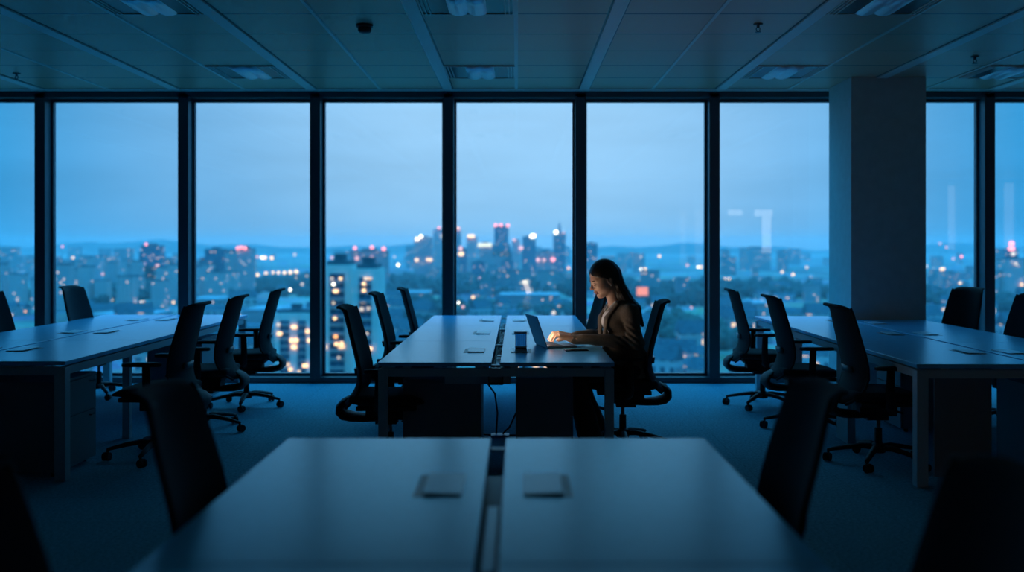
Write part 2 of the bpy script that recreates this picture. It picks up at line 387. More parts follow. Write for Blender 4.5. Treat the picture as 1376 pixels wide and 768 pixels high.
# ------------------------------------------------------------------ DESK BENCHES
def bench(name, label, xl, xg0, xg1, xr, y0, seams, legs, y_end_right=None, plain=False):
    """seams: list of Y of desk limits, first = front. Local origin at floor, front-centre"""
    ox = (xl+xr)/2; t = thing(name, label, 'desk', (ox, y0, 0))
    X = lambda v: v-ox; Y = lambda v: v-y0
    ZT = .74
    for i in range(len(seams)-1):
        a, b_ = seams[i], seams[i+1]
        for side, (p, q) in enumerate(((xl, xg0), (xg1, xr))):
            bb = b_
            if side == 1 and y_end_right and i == len(seams)-2: bb = y_end_right
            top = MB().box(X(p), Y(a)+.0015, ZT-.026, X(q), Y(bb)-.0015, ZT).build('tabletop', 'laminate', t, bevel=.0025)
            # cable port near the gap
            yc = (a+bb)/2
            if side == 0: c0, c1 = X(xg0)-.175, X(xg0)-.065
            else: c0, c1 = X(xg1)+.065, X(xg1)+.175
            MB().box(c0-(.024 if side == 0 else .002), Y(yc)-.133, ZT-.002, c1+(.024 if side else .002), Y(yc)+.127, ZT+.0008).build('port_recess', 'steel_dark', top)
            lid = MB()
            if side == 0: m_ = Matrix.Translation((c1+.004, Y(yc), ZT+.001)) @ Matrix.Rotation(.03, 4, 'Y'); lid.box(-.112, -.115, 0, 0, .125, .004, m_)
            else: m_ = Matrix.Translation((c0-.004, Y(yc), ZT+.001)) @ Matrix.Rotation(-.03, 4, 'Y'); lid.box(0, -.115, 0, .112, .125, .004, m_)
            lid.build('port_lid', 'lid', top, bevel=.001)
    yE = seams[-1]; yER = y_end_right or yE
    # frame beams under the tops
    fr = MB(); zb0, zb1 = .652, .703
    fr.box(X(xl)+.03, .012, zb0, X(xr)-.03, .05, zb1)
    fr.box(X(xl)+.03, Y(yE)-.05, zb0, X(xg0)-.02, Y(yE)-.012, zb1); fr.box(X(xg1)+.02, Y(yER)-.05, zb0, X(xr)-.03, Y(yER)-.012, zb1)
    fr.box(X(xl)+.012, .05, zb0, X(xl)+.05, Y(yE)-.05, zb1); fr.box(X(xr)-.05, .05, zb0, X(xr)-.012, Y(yER)-.05, zb1)
    fr.box(X(xg0)-.06, .05, zb0, X(xg0)-.025, Y(yE)-.05, zb1); fr.box(X(xg1)+.025, .05, zb0, X(xg1)+.06, Y(yER)-.05, zb1)
    for sx in (X(xl)+.15, X(xg0)-.1, X(xg1)+.06, X(xr)-.19):
        fr.box(sx, .015, zb1, sx+.05, .045, ZT-.026)
    fr.build('frame', 'steel_light', t, bevel=.003)
    for (lx, ly, w, d) in legs:
        MB().box(X(lx), Y(ly), 0, X(lx)+w, Y(ly)+d, .70).build('leg', 'steel_light', t, bevel=.004)
    # cable tray in the gap
    g0, g1 = X(xg0)+.002, X(xg1)-.002
    tr = MB()
    for i in range(len(seams)-1):
        a, b_ = seams[i], min(seams[i+1], yER)
        tr.box(g0-.02, Y(a)+.02, .60, g1+.02, Y(b_)-.02, .604)
        tr.box(g0-.02, Y(a)+.02, .604, g0-.016, Y(b_)-.02, .66); tr.box(g1+.016, Y(a)+.02, .604, g1+.02, Y(b_)-.02, .66)
    tr.build('cable_tray', 'tray', t)
    for k, sy in enumerate(seams):
        yy = Y(min(sy, yER)); yy = yy+.02 if k == 0 else yy-.11
        MB().box(g0-.002, yy, .712, g1+.002, yy+.035, .722).build('gap_bracket', 'socket', t, bevel=.002)
    for i in range(len(seams)-1):
        a, b_ = seams[i], min(seams[i+1], yER); yc = Y((a+b_)/2); gw = g1-g0
        if plain:
            MB().box(g0+gw*.18, Y(a)+.05, .664, g1-.008, Y(a)+.60 if i else Y(b_)-.03, .704).build('cable_cover', 'lid', t, bevel=.003); continue
        ps = MB().box(g0+gw*.35, yc-.42, .664, g1-.004, yc+.1, .700).build('power_strip', 'socket', t, bevel=.004)
        for q in range(5):
            MB().lathe([(.014, 0), (.014, .003), (.011, .003), (.011, -.001)], 14, (g0+gw*.67, yc-.36+q*.09, .700)).build('socket', 'tray', ps)
        pts = [(g0+gw*(.25+.15*math.sin(w_*1.9+i)), Y(a)+.06+w_*.1, .672+.02*math.sin(w_*1.3)) for w_ in range(11)]
        MB().tube(pts, .005, 7).build('cable', 'cable', t, smooth=True)
    return t

L55 = .055
cY = [5.80, 7.11, 8.42, 9.72]
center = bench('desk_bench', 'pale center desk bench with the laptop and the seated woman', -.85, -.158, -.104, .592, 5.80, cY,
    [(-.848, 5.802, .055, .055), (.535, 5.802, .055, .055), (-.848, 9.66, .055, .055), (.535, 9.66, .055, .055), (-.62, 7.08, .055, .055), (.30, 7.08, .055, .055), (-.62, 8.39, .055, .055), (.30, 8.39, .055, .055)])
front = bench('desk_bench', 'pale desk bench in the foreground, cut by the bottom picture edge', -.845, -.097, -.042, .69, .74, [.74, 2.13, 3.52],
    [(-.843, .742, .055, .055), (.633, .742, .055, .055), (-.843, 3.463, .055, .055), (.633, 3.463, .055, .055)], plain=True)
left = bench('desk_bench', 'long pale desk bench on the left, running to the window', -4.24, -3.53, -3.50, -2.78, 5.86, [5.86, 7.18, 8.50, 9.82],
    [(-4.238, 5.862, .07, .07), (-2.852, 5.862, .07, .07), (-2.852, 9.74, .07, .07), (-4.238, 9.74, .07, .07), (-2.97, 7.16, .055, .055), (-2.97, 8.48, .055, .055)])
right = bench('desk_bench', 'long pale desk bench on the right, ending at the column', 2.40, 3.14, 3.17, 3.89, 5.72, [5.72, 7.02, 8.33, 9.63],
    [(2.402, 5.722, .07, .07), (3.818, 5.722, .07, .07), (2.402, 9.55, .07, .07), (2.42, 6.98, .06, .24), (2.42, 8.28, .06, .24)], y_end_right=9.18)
# grey steel modesty box (tray end) under the center bench front
MB().box(-.32, .10, .595, .09, .12, .652).build('tray_end_plate', 'steel_light', center)

# cables hanging under the center bench
t = thing('floor_socket', 'small floor socket with two cables hanging to it under the center bench', 'floor socket', (-.13, 7.25, 0))
MB().box(-.07, -.05, 0, .07, .05, .018).build('socket_plate', 'socket', t, bevel=.004)
MB().tube([(-.17, -.05, .62), (-.16, -.04, .5), (-.04, -.02, .33), (-.02, 0, .18), (-.03, 0, .02)], .007, 8).build('cable', 'cable', t, smooth=True)
MB().tube([(.19, -.05, .62), (.17, -.04, .48), (.14, -.02, .22), (.07, 0, .07), (.02, 0, .02)], .007, 8).build('cable', 'cable', t, smooth=True)
MB().tube([(-.25, .02, .12), (-.18, 0, .02), (-.05, 0, .01), (.12, .01, .008), (.34, .02, .008)], .006, 8).build('cable', 'cable', t, smooth=True)

# ------------------------------------------------------------------ PEDESTALS
def pedestal(loc, rz, label, w=.52, d=.60, h=.60, group='drawer pedestals'):
    """front faces local +x; w along y"""
    t = thing('drawer_pedestal', label, 'drawer unit', loc, rz, group)
    MB().box(-d, -w/2, .03, -.02, w/2, h-.018).build('body', 'ped', t, bevel=.003)
    MB().box(-d, -w/2-.002, h-.018, 0, w/2+.002, h).build('top_panel', 'ped', t, bevel=.002)
    b = [(.032, .352), (.357, h-.022)]
    for z0, z1 in b:
        d_ = MB().box(-.019, -w/2+.003, z0, 0, w/2-.003, z1).build('drawer', 'ped', t, bevel=.002)
        MB().tube([(-.001, w/2-.10, z1-.03), (.012, w/2-.10, z1-.03), (.012, w/2-.04, z1-.03), (-.001, w/2-.04, z1-.03)], .004, 6).build('handle', 'steel_dark', d_)
    l = MB().lathe([(.008, 0), (.008, .004)], 12); 
    for k in ((-.06, -w/2+.05), (-.06, w/2-.05), (-d+.06, -w/2+.05), (-d+.06, w/2-.05)):
        MB().lathe([(.016, 0), (.016, .032)], 10, (k[0], k[1], 0)).build('foot', 'steel_dark', t)
    return t
pedestal((-2.86, 6.21, 0), 0, 'grey drawer pedestal under the aisle side front corner of the left bench')
pedestal((-4.16, 6.21, 0), PI, 'grey drawer pedestal under the wall side front corner of the left bench')
pedestal((-.73, 6.30, 0), PI, 'dark drawer pedestal under the left half of the center bench', w=.44, d=.50)
pedestal((.36, 6.30, 0), 0, 'dark drawer pedestal under the right half of the center bench', w=.36, d=.37)
pedestal((3.80, 6.10, 0), 0, 'dark drawer pedestal under the outer front corner of the right bench', w=.52, d=.60)
pedestal((2.98, 7.65, 0), PI, 'grey drawer pedestal under the aisle side of the right bench behind its second chair', w=.5, d=.5)
pedestal((-2.88, 8.95, 0), 0, 'grey drawer pedestal under the far aisle side of the left bench', w=.5, d=.5)
tag(MB().box(2.62, 5.98, 0, 2.98, 6.0, .62).build('end_panel', 'ped', bevel=.003), 'narrow dark end panel standing under the front of the right bench', 'panel')

# ------------------------------------------------------------------ OFFICE CHAIR (faces +x)
def make_chair():
    t = thing('office_chair', '', 'chair')
    # backrest: profile (x, z, halfwidth)
    prof = [(-.338, 1.052, .150), (-.318, 1.058, .172), (-.298, 1.045, .190), (-.283, 1.00, .200), (-.262, .92, .212), (-.238, .83, .222), (-.214, .74, .228),
            (-.198, .66, .230), (-.194, .59, .226), (-.210, .53, .216), (-.243, .475, .198), (-.280, .438, .168), (-.306, .412, .125)]
    K = 9; gf = []; gb = []
    for i, (x, z, hw) in enumerate(prof):
        a = prof[max(i-1, 0)]; b = prof[min(i+1, len(prof)-1)]
        tx, tz = b[0]-a[0], b[1]-a[1]; l = math.hypot(tx, tz); nx, nz = -tz/l, tx/l
        rf = []; rb = []
        for j in range(K):
            u = -1+2*j/(K-1)
            wrap = .045*u*u * (1 if i > 1 else .3)
            th = .012 if abs(u) < .99 else .006
            rf.append((x+wrap+nx*th, u*hw, z+nz*th)); rb.append((x+wrap-nx*th, u*hw, z-nz*th))
        gf.append(rf); gb.append(rb)
    back = MB().slab(gf, gb).build('backrest', 'fabric', t, smooth=True, sub=1)
    # lumbar strip and lower back shell
    gf = []; gb = []
    for x, z in ((-.207, .655), (-.203, .635), (-.201, .615)):
        gf.append([(x-.010+.010*u*u, u*.085, z) for u in (-1, -.5, 0, .5, 1)]); gb.append([(x-.024+.010*u*u, u*.085, z) for u in (-1, -.5, 0, .5, 1)])
    MB().slab(gf, gb).build('lumbar_support', 'steel_dark', back, smooth=True)
    # edge frame tubes of the back
    fr = MB()
    for s_ in (-1, 1):
        fr.tube([(x-.004+.045, s_*hw, z) for x, z, hw in prof[2:]], [.010]*(len(prof)-2), 8)
    0 and fr.tube([(prof[1][0]+.02-.0*abs(u), u*.185, 1.052+.004*(1-u*u)) for u in (-1, -.5, 0, .5, 1)], .012, 8)
    fr.build('back_frame', 'plastic', back, smooth=True)
    # C-shaped bracket: two arms joined, with an opening
    br = MB()
    path = [(-.262, .462), (-.300, .435), (-.322, .405), (-.322, .375), (-.296, .348), (-.24, .335), (-.16, .330), (-.06, .33)]
    br.tube([(x, 0, z) for k, (x, z) in enumerate(path)], [.014, .022, .027, .029, .029, .027, .024, .020], 16, sx=4.2)
    br.build('back_bracket', 'plastic', t, smooth=True)
    # seat cushion: rounded slab with waterfall front
    gf = []; gb = []
    for i in range(9):
        u = -1+2*i/8; x = .0+u*.245
        rf = []; rb = []
        for j in range(9):
            v = -1+2*j/8; hw = .245*(1-.10*abs(u)**3)
            zt_ = .508-.030*max(0, u)**3*1.3-.010*abs(v)**3+.006*abs(u)**2; zb_ = .430+.012*abs(v)**4+.010*abs(u)**4
            if u > .9: zt_ -= .012; zb_ -= .005
            rf.append((x, v*hw, zt_)); rb.append((x*.97, v*hw*.97, zb_))
        gf.append(rf); gb.append(rb)
    MB().slab(gf, gb).build('seat', 'seatfab', t, smooth=True, sub=1)
    # seat pan and mechanism
    MB().box(-.19, -.20, .405, .19, .20, .432).box(-.15, -.07, .325, .10, .07, .405).box(-.09, -.055, .295, .05, .055, .33).tube([(.05, -.06, .37), (.06, -.24, .375)], .008, 8).tube([(-.02, .06, .37), (-.02, .25, .375)], .008, 8).build('mechanism', 'plastic', t, bevel=.012)
    # armrests
    for s_ in (-1, 1):
        a = MB().tube([(-.02, s_*.17, .405), (-.02, s_*.25, .40), (-.03, s_*.275, .43), (-.035, s_*.278, .52), (-.03, s_*.278, .655)], [.018, .02, .022, .020, .018], 10, sx=1.4).build('armrest', 'plastic', t, smooth=True)
        gf = []; gb = []
        for i in range(7):
            u = -1+2*i/6; x = .0+u*.125; hw = .042*math.sqrt(max(0, 1-abs(u)**3*.75))
            gf.append([(x, s_*.272+v*hw, .682-.006*v*v+(.0 if abs(u) < .9 else -.004)) for v in (-1, -.5, 0, .5, 1)]); gb.append([(x, s_*.272+v*hw, .655) for v in (-1, -.5, 0, .5, 1)])
        MB().slab(gf, gb).build('arm_pad', 'plastic', a, smooth=True)
    # gas column
    MB().lathe([(.014, .2), (.014, .31)], 14).build('gas_lift', 'chrome', t, smooth=True)
    MB().lathe([(.030, .075), (.032, .12), (.026, .13), (.025, .235), (.02, .238)], 16).build('column_sleeve', 'plastic', t, smooth=True)
    # five star base
    base = MB().lathe([(.045, .075), (.05, .09), (.048, .12), (.034, .135)], 20)
    for k in range(5):
        q = 2*PI*k/5 + .35; c, s_ = math.cos(q), math.sin(q)
        pts = [(r*c, r*s_, z) for r, z in ((.03, .108), (.10, .112), (.20, .098), (.28, .082), (.322, .072))]
        base.tube(pts, [.020, .019, .016, .013, .011], 8, sx=1.35)
    base.build('base', 'plastic', t, smooth=True)
    for k in range(5):
        q = 2*PI*k/5 + .35; c, s_ = math.cos(q), math.sin(q); cx, cy = .318*c, .318*s_
        w = MB().tube([(cx, cy, .045), (cx, cy, .078)], .009, 8)
        d = Vector((math.cos(q+1.1), math.sin(q+1.1), 0)); n_ = Vector((-d.y, d.x, 0))
        ctr = Vector((cx, cy, .028)) + d*.012
        for g in (-1, 1):
            p = ctr + n_*g*.008; w.tube([p, p + n_*g*.014], .028, 14)
        w.box(-.010, -.010, -.004, .010, .010, .030, Matrix.Translation(ctr))
        w.build('caster', 'plastic', t)
    return t

proto = make_chair(); psnap = snapshot(proto)
chairs = [
 # x, y, rot, label, group
 (-2.47, 6.55, PI-.02, 'black office chair on the aisle side of the left bench, nearest the camera of three', 'left'),
 (-2.47, 7.50, PI+.03, 'black office chair on the aisle side of the left bench, middle of three', 'left'),
 (-2.45, 8.62, PI+.08, 'black office chair on the left bench aisle, nearest the window, whole base in view', 'left'),
 (-4.04, 9.20, -.04, 'black office chair beyond the left bench near the window, only its back showing', 'left'),
 (-4.36, 8.32, -.04, 'black office chair beyond the left bench, cut off by the left picture edge', 'left'),
 (-.83, 6.22, .0, 'black office chair left of the center bench, nearest the camera, whole seat in view', 'center'),
 (-.90, 7.98, .0, 'black office chair at the left side of the center bench, middle of three', 'center'),
 (-.78, 8.85, .05, 'black office chair at the left side of the center bench, closest to the window', 'center'),
 (.76, 6.86, PI-.05, 'black office chair the woman sits on', 'center'),
 (.46, 8.05, PI+.1, 'black office chair on the far right side of the center bench, behind the woman\'s face', 'center'),
 (2.22, 8.62, -.06, 'black office chair on the aisle side of the right bench, farthest and by the window', 'right'),
 (2.28, 7.52, .0, 'black office chair on the aisle side of the right bench, middle of three', 'right'),
 (2.41, 6.36, .02, 'black office chair on the aisle side of the right bench, nearest the camera of three', 'right'),
 (3.93, 8.78, PI+.25, 'black office chair behind the right bench, beside the column', 'right'),
 (3.93, 7.72, PI+.1, 'black office chair behind the right bench, cut off by the right picture edge', 'right'),
 (-.80, 2.90, .0, 'big dark office chair left of the foreground bench, back leaning over its edge', 'front'),
 (.65, 2.94, PI+.0, 'big dark office chair right of the foreground bench, back leaning over its edge', 'front'),
 (-.78, 1.74, .0, 'very near black office chair, only a dark sliver in the bottom left corner', 'front'),
 (.66, 1.80, PI, 'very near black office chair, a dark mass in the bottom right corner', 'front'),
]
gname = {'left': 'office chairs around the left bench', 'center': 'office chairs around the center bench', 'right': 'office chairs around the right bench', 'front': 'office chairs around the foreground bench'}
for i, (x, y, r, lb, g) in enumerate(chairs):
    c = proto if i == 0 else copy_tree(psnap)
    c.location = (x, y, 0); c.rotation_euler = (0, 0, r); c['label'] = lb; c['group'] = gname[g]
    if g == 'front': c.scale = (1, 1, .965)

# ------------------------------------------------------------------ THINGS ON THE CENTER BENCH
# laptop: hinge line from (.21,6.58) to (.134,6.88); local +x = toward the user, local y along the hinge
la = math.atan2(.076, .30)
lap = thing('laptop', 'open grey laptop on the center bench in front of the woman', 'laptop', (.172, 6.73, .7401), la)
MB().box(0, -.155, 0, .215, .155, .016).build('base', 'laptop', lap, bevel=.004)
kb = MB()
for r_ in range(5):
    for k in range(13):
        kb.box(.022+r_*.019, -.135+k*.0208, .0158, .022+r_*.019+.0165, -.135+k*.0208+.018, .0180)
kb.build('keyboard', 'keys', lap)
MB().box(.135, -.05, .0158, .2, .05, .0166).build('trackpad', 'steel_dark', lap)
tl = Matrix.Rotation(math.radians(-19), 4, 'Y')
lid = MB().box(-.007, -.155, 0, 0, .155, .225, Matrix.Translation((.0, 0, .012)) @ tl).build('screen_lid', 'laptop', lap, bevel=.003)
def screen_mat():
    m = bpy.data.materials.new('laptop_screen'); nt, N, L = nodes(m); b = N['Principled BSDF']
    tc = N.new('ShaderNodeTexCoord'); n = N.new('ShaderNodeTexBrick'); n.inputs['Scale'].default_value = 18
    L.new(tc.outputs['Object'], n.inputs['Vector'])
    n.inputs['Color1'].default_value = (1.0, .76, .56, 1); n.inputs['Color2'].default_value = (.9, .68, .50, 1); n.inputs['Mortar'].default_value = (1, .8, .64, 1)
    L.new(n.outputs['Color'], b.inputs['Emission Color']); b.inputs['Emission Strength'].default_value = 8; b.inputs['Base Color'].default_value = (.02, .02, .02, 1)
    return m
MB().box(.0003, -.147, .012, .001, .147, .216, Matrix.Translation((.0, 0, .012)) @ tl).build('display', screen_mat(), lid)

ph = thing('smartphone', 'flat black smartphone lying beside the laptop near the desk edge', 'phone', (.40, 6.46, .7401), .12)
MB().box(-.08, -.037, 0, .08, .037, .007).build('body', 'phone', ph, bevel=.003)
MB().box(-.074, -.033, .007, .074, .033, .0074).build('screen', 'phone', ph)

# blue translucent box
bx = thing('plastic_box', 'small upright blue plastic box on the center bench, left of the laptop', 'box', (.025, 6.42, .7437))
b0 = MB()
b0.box(-.038, -.025, .034, .038, .025, .122)
for k in range(6): b0.box(-.036+k*.0132, -.028, .038, -.030+k*.0132, .028, .119)
b0.build('body', 'box_blue', bx, bevel=.002)
MB().box(-.040, -.030, .024, .040, .030, .034).build('rim', 'box_rim', bx, bevel=.002)
MB().box(-.046, -.032, 0, .042, .032, .004).box(-.040, -.028, .004, .040, .028, .014).build('base', 'box_rim', bx, bevel=.001)
MB().box(-.038, -.029, .014, .038, .029, .024).build('socket_band', 'tray', bx)
MB().box(-.046, -.028, .116, .040, .028, .130).build('lid', 'box_rim', bx, bevel=.003)

# ------------------------------------------------------------------ PERSON via signed distance fields
def surface_nets(fn, lo, hi, h):
    lo = np.array(lo, float); hi = np.array(hi, float)
    n = np.ceil((hi-lo)/h).astype(int)+1
    xs = [lo[i]+h*np.arange(n[i]) for i in range(3)]
    Xg, Yg, Zg = np.meshgrid(*xs, indexing='ij')
    D = fn(Xg, Yg, Zg).astype(np.float32)
    S = D < 0
    nx, ny, nz = n-1
    cnt = np.zeros((nx, ny, nz), np.float32); acc = np.zeros((nx, ny, nz, 3), np.float32)
    cs = [(i, j, k) for i in (0, 1) for j in (0, 1) for k in (0, 1)]
    def sub(A, c): return A[c[0]:c[0]+nx, c[1]:c[1]+ny, c[2]:c[2]+nz]
    for a in cs:
        for ax in range(3):
            if a[ax] == 0:
                b = list(a); b[ax] = 1
                da, db = sub(D, a), sub(D, b); m = (da < 0) != (db < 0)
                tt = np.where(m, da/np.where(m, da-db, 1), 0)
                cnt += m
                for q in range(3):
                    acc[..., q] += np.where(m, a[q] + (tt if q == ax else 0), 0)
    act = cnt > 0; idx = -np.ones((nx, ny, nz), np.int64); ii = np.argwhere(act); idx[act] = np.arange(len(ii))
    V = (ii + acc[act]/cnt[act][:, None])*h + lo
    Fs = []
    for ax in range(3):
        b, c = (ax+1) % 3, (ax+2) % 3
        s0 = [slice(0, n[0]), slice(0, n[1]), slice(0, n[2])]; s1 = list(s0)
        s0[ax] = slice(0, n[ax]-1); s1[ax] = slice(1, n[ax])
        A = S[tuple(s0)]; B = S[tuple(s1)]
        e = np.argwhere(A != B)
        ok = (e[:, b] > 0) & (e[:, c] > 0) & (e[:, b] < n[b]-1) & (e[:, c] < n[c]-1); e = e[ok]
        ins = A[tuple(e.T)]
        def I(db, dc):
            q = e.copy(); q[:, b] -= db; q[:, c] -= dc; return idx[tuple(q.T)]
        quad = np.stack([I(1, 1), I(0, 1), I(0, 0), I(1, 0)], 1)
        quad[~ins] = quad[~ins][:, ::-1]
        Fs.append(quad)
    return V, np.concatenate(Fs)

def smin(a, b, k): 
    h_ = np.clip(.5+.5*(b-a)/k, 0, 1); return b*(1-h_)+a*h_-k*h_*(1-h_)
def smax(a, b, k): return -smin(-a, -b, k)
def cap(P, a, b, r0, r1=None):
    r1 = r0 if r1 is None else r1
    X, Y, Z = P; a = np.array(a, float); b = np.array(b, float); d = b-a; L2 = d.dot(d)
    t_ = np.clip(((X-a[0])*d[0]+(Y-a[1])*d[1]+(Z-a[2])*d[2])/L2, 0, 1)
    return np.sqrt((X-a[0]-t_*d[0])**2+(Y-a[1]-t_*d[1])**2+(Z-a[2]-t_*d[2])**2)-(r0+(r1-r0)*t_)
def ell(P, c, r):
    X, Y, Z = P; k0 = np.sqrt(((X-c[0])/r[0])**2+((Y-c[1])/r[1])**2+((Z-c[2])/r[2])**2)
    return (k0-1)*min(r)*.5+(k0-1)*np.mean(r)*.5

def mesh_obj(name, parts, mats, parent, matfn=None, smooth_iter=0):
    V = []; Fq = []; o = 0; MI = []
    for v, f, mi in parts:
        V.append(v); Fq.append(f+o); o += len(v); MI += [mi]*len(f)
    V = np.concatenate(V); Fq = np.concatenate(Fq)
    me = bpy.data.meshes.new(name); me.from_pydata(V.tolist(), [], Fq.tolist()); me.update()
    for m in mats: me.materials.append(M[m])
    if matfn is not None:
        MI = matfn(V[Fq].mean(1), MI)
    me.polygons.foreach_set('material_index', np.array(MI, np.int32))
    me.polygons.foreach_set('use_smooth', np.ones(len(Fq), bool)); me.update()
    ob = bpy.data.objects.new(name, me); C.objects.link(ob); ob.parent = parent
    if smooth_iter:
        s = ob.modifiers.new('smooth', 'SMOOTH'); s.iterations = smooth_iter; s.factor = .5
    return ob

# person frame: origin at floor under pelvis; world coordinates used directly with parent at origin offset
PX, PY = .72, 6.80
person = thing('person', 'woman in a brown blazer and white shirt sitting and typing on the laptop', 'person', (PX, PY, 0))
# everything below in local coords: x' = X-PX, y' = Y-PY ; she faces -x with the torso yawed to the camera
YAW = math.radians(14)
def tor(P):   # world-local -> torso frame facing -x
    X, Y, Z = P; c, s = math.cos(YAW), math.sin(YAW)
    return (X*c+Y*s, -X*s+Y*c, Z)
def torp(p):  # torso frame point -> local
    c, s = math.cos(YAW), math.sin(YAW); return (p[0]*c-p[1]*s, p[0]*s+p[1]*c, p[2])
# head frame: facing +x; head centre
HC = np.array([-.103, -.015, 1.213]); HS = 1.07
PITCH = math.radians(23); HYAW = PI + math.radians(16)
Rh = (Matrix.Rotation(HYAW, 3, 'Z') @ Matrix.Rotation(PITCH, 3, 'Y') @ Matrix.Rotation(math.radians(-3), 3, 'X'))
Rn = np.array(Rh)
def head_local(X, Y, Z):
    q = np.stack([X-HC[0], Y-HC[1], Z-HC[2]], -1) @ Rn / HS
    return q[..., 0], q[..., 1], q[..., 2]
def head_world(p): return tuple(Rn @ (np.array(p)*HS) + HC)

NECK0 = head_world((-.03, 0, -.06)); NECK1 = (-.015, .0, 1.03)
def head_sdf(X, Y, Z):
    P = head_local(X, Y, Z); x, y, z = P; Pa = (x, np.abs(y), z)
    d = ell(P, (-.012, 0, .035), (.094, .074, .086))
    d = smin(d, ell(P, (.030, 0, -.018), (.058, .060, .082)), .03)
    d = smin(d, cap(Pa, (-.012, .046, -.045), (.052, .014, -.092), .018, .014), .03)
    d = smin(d, ell(P, (.066, 0, -.092), (.020, .022, .017)), .016)
    d = smin(d, ell(Pa, (.052, .038, -.028), (.026, .024, .026)), .022)
    d = smin(d, ell(Pa, (.014, .050, -.012), (.046, .026, .056)), .02)
    d = smin(d, cap(Pa, (.078, .012, .022), (.066, .042, .024), .008, .007), .014)
    d = smax(d, -(np.sqrt((x-.104)**2+(np.abs(y)-.032)**2+(z-.003)**2)-.0175), .012)
    d = smin(d, np.sqrt((x-.0735)**2+(np.abs(y)-.031)**2+(z-.001)**2)-.0125, .004)
    d = smin(d, cap(P, (.084, 0, .014), (.108, 0, -.026), .0060, .0085), .010)
    d = smin(d, np.sqrt((x-.099)**2+(np.abs(y)-.0095)**2+(z+.030)**2)-.0065, .006)
    d = smin(d, ell(P, (.083, 0, -.055), (.014, .024, .0065)), .005)
    d = smin(d, ell(P, (.081, 0, -.067), (.013, .019, .0070)), .005)
    d = smax(d, -cap(Pa, (.101, 0, -.0612), (.086, .024, -.0622), .0022), .003)
    d = smin(d, ell(P, (.085, 0, -.044), (.008, .010, .010)), .01)
    # ear
    e = ell(Pa, (-.010, .077, -.004), (.019, .008, .031)); e = smax(e, -ell(Pa, (-.004, .086, .002), (.010, .007, .018)), .004)
    d = smin(d, e, .006)
    dn = cap((X, Y, Z), NECK0, NECK1, .050*HS, .054)
    return smin(d*HS, dn, .02)
lo = HC-np.array([.14, .13, .22]); hi = HC+np.array([.20, .13, .16])
hv, hf = surface_nets(head_sdf, lo, hi, .0026)

# hands ---------------------------------------------------------------
def hand_sdf_fn(W, side, yaw):
    """W wrist (local coords), fingers point along -x rotated by yaw; side=+1 thumb toward +y"""
    c, s = math.cos(yaw), math.sin(yaw)
    def T(p):  # p: forward, lateral(thumb side +), up
        fx, ly, uz = p; ly *= side
        return (W[0]-fx*c+ly*s*-1*0+ -ly*s, W[1]-fx*s+ly*c, W[2]+uz)
    segs = []
    palm = [(T((0, 0, 0)), T((.075, .024, .026)), .020, .0125), (T((0, 0, 0)), T((.078, .008, .029)), .020, .0130), (T((0, 0, 0)), T((.076, -.010, .026)), .020, .0125), (T((0, -.004, 0)), T((.070, -.028, .019)), .018, .0115),
            (T((-.05, 0, -.004)), T((.0, 0, 0)), .025, .021)]
    fing = [((.076, .026, .027), (.110, .031, .022), (.126, .032, -.001), (.130, .032, -.018), .0088),
            ((.079, .008, .030), (.118, .010, .026), (.137, .010, .000), (.141, .010, -.018), .0090),
            ((.077, -.011, .027), (.113, -.012, .022), (.131, -.013, -.001), (.134, -.013, -.018), .0085),
            ((.070, -.029, .019), (.098, -.034, .014), (.112, -.036, -.004), (.115, -.036, -.019), .0074)]
    thumb = [(.018, .024, -.002), (.045, .046, -.006), (.070, .052, -.012), (.090, .050, -.020)]
    tips = []
    def f(X, Y, Z):
        P = (X, Y, Z); d = None
        for a, b, r0, r1 in palm:
            q = cap(P, a, b, r0, r1); d = q if d is None else smin(d, q, .010)
        for fg in fing:
            r = fg[4]; q = cap(P, T(fg[0]), T(fg[1]), r*1.08, r); q = smin(q, cap(P, T(fg[1]), T(fg[2]), r, r*.92), .003); q = smin(q, cap(P, T(fg[2]), T(fg[3]), r*.92, r*.78), .003)
            d = smin(d, q, .0035)
        q = cap(P, T(thumb[0]), T(thumb[1]), .0150, .0115); q = smin(q, cap(P, T(thumb[1]), T(thumb[2]), .0112, .0102), .003); q = smin(q, cap(P, T(thumb[2]), T(thumb[3]), .0102, .0082), .003)
        return smin(d, q, .007)
    nails = [T((fg[3][0]+.0045, fg[3][1], fg[3][2]+.007)) for fg in fing]
    return f, nails
WL = (.372-PX, 6.665-PY, .800); WR = (.372-PX, 6.825-PY, .802)
fL, nailsL = hand_sdf_fn(WL, 1, math.radians(-10))
fR, nailsR = hand_sdf_fn(WR, -1, math.radians(2))
hands = []
for f_, W in ((fL, WL), (fR, WR)):
    v, f = surface_nets(f_, (W[0]-.165, W[1]-.085, W[2]-.045), (W[0]+.08, W[1]+.085, W[2]+.055), .0022); hands.append((v, f, 0))

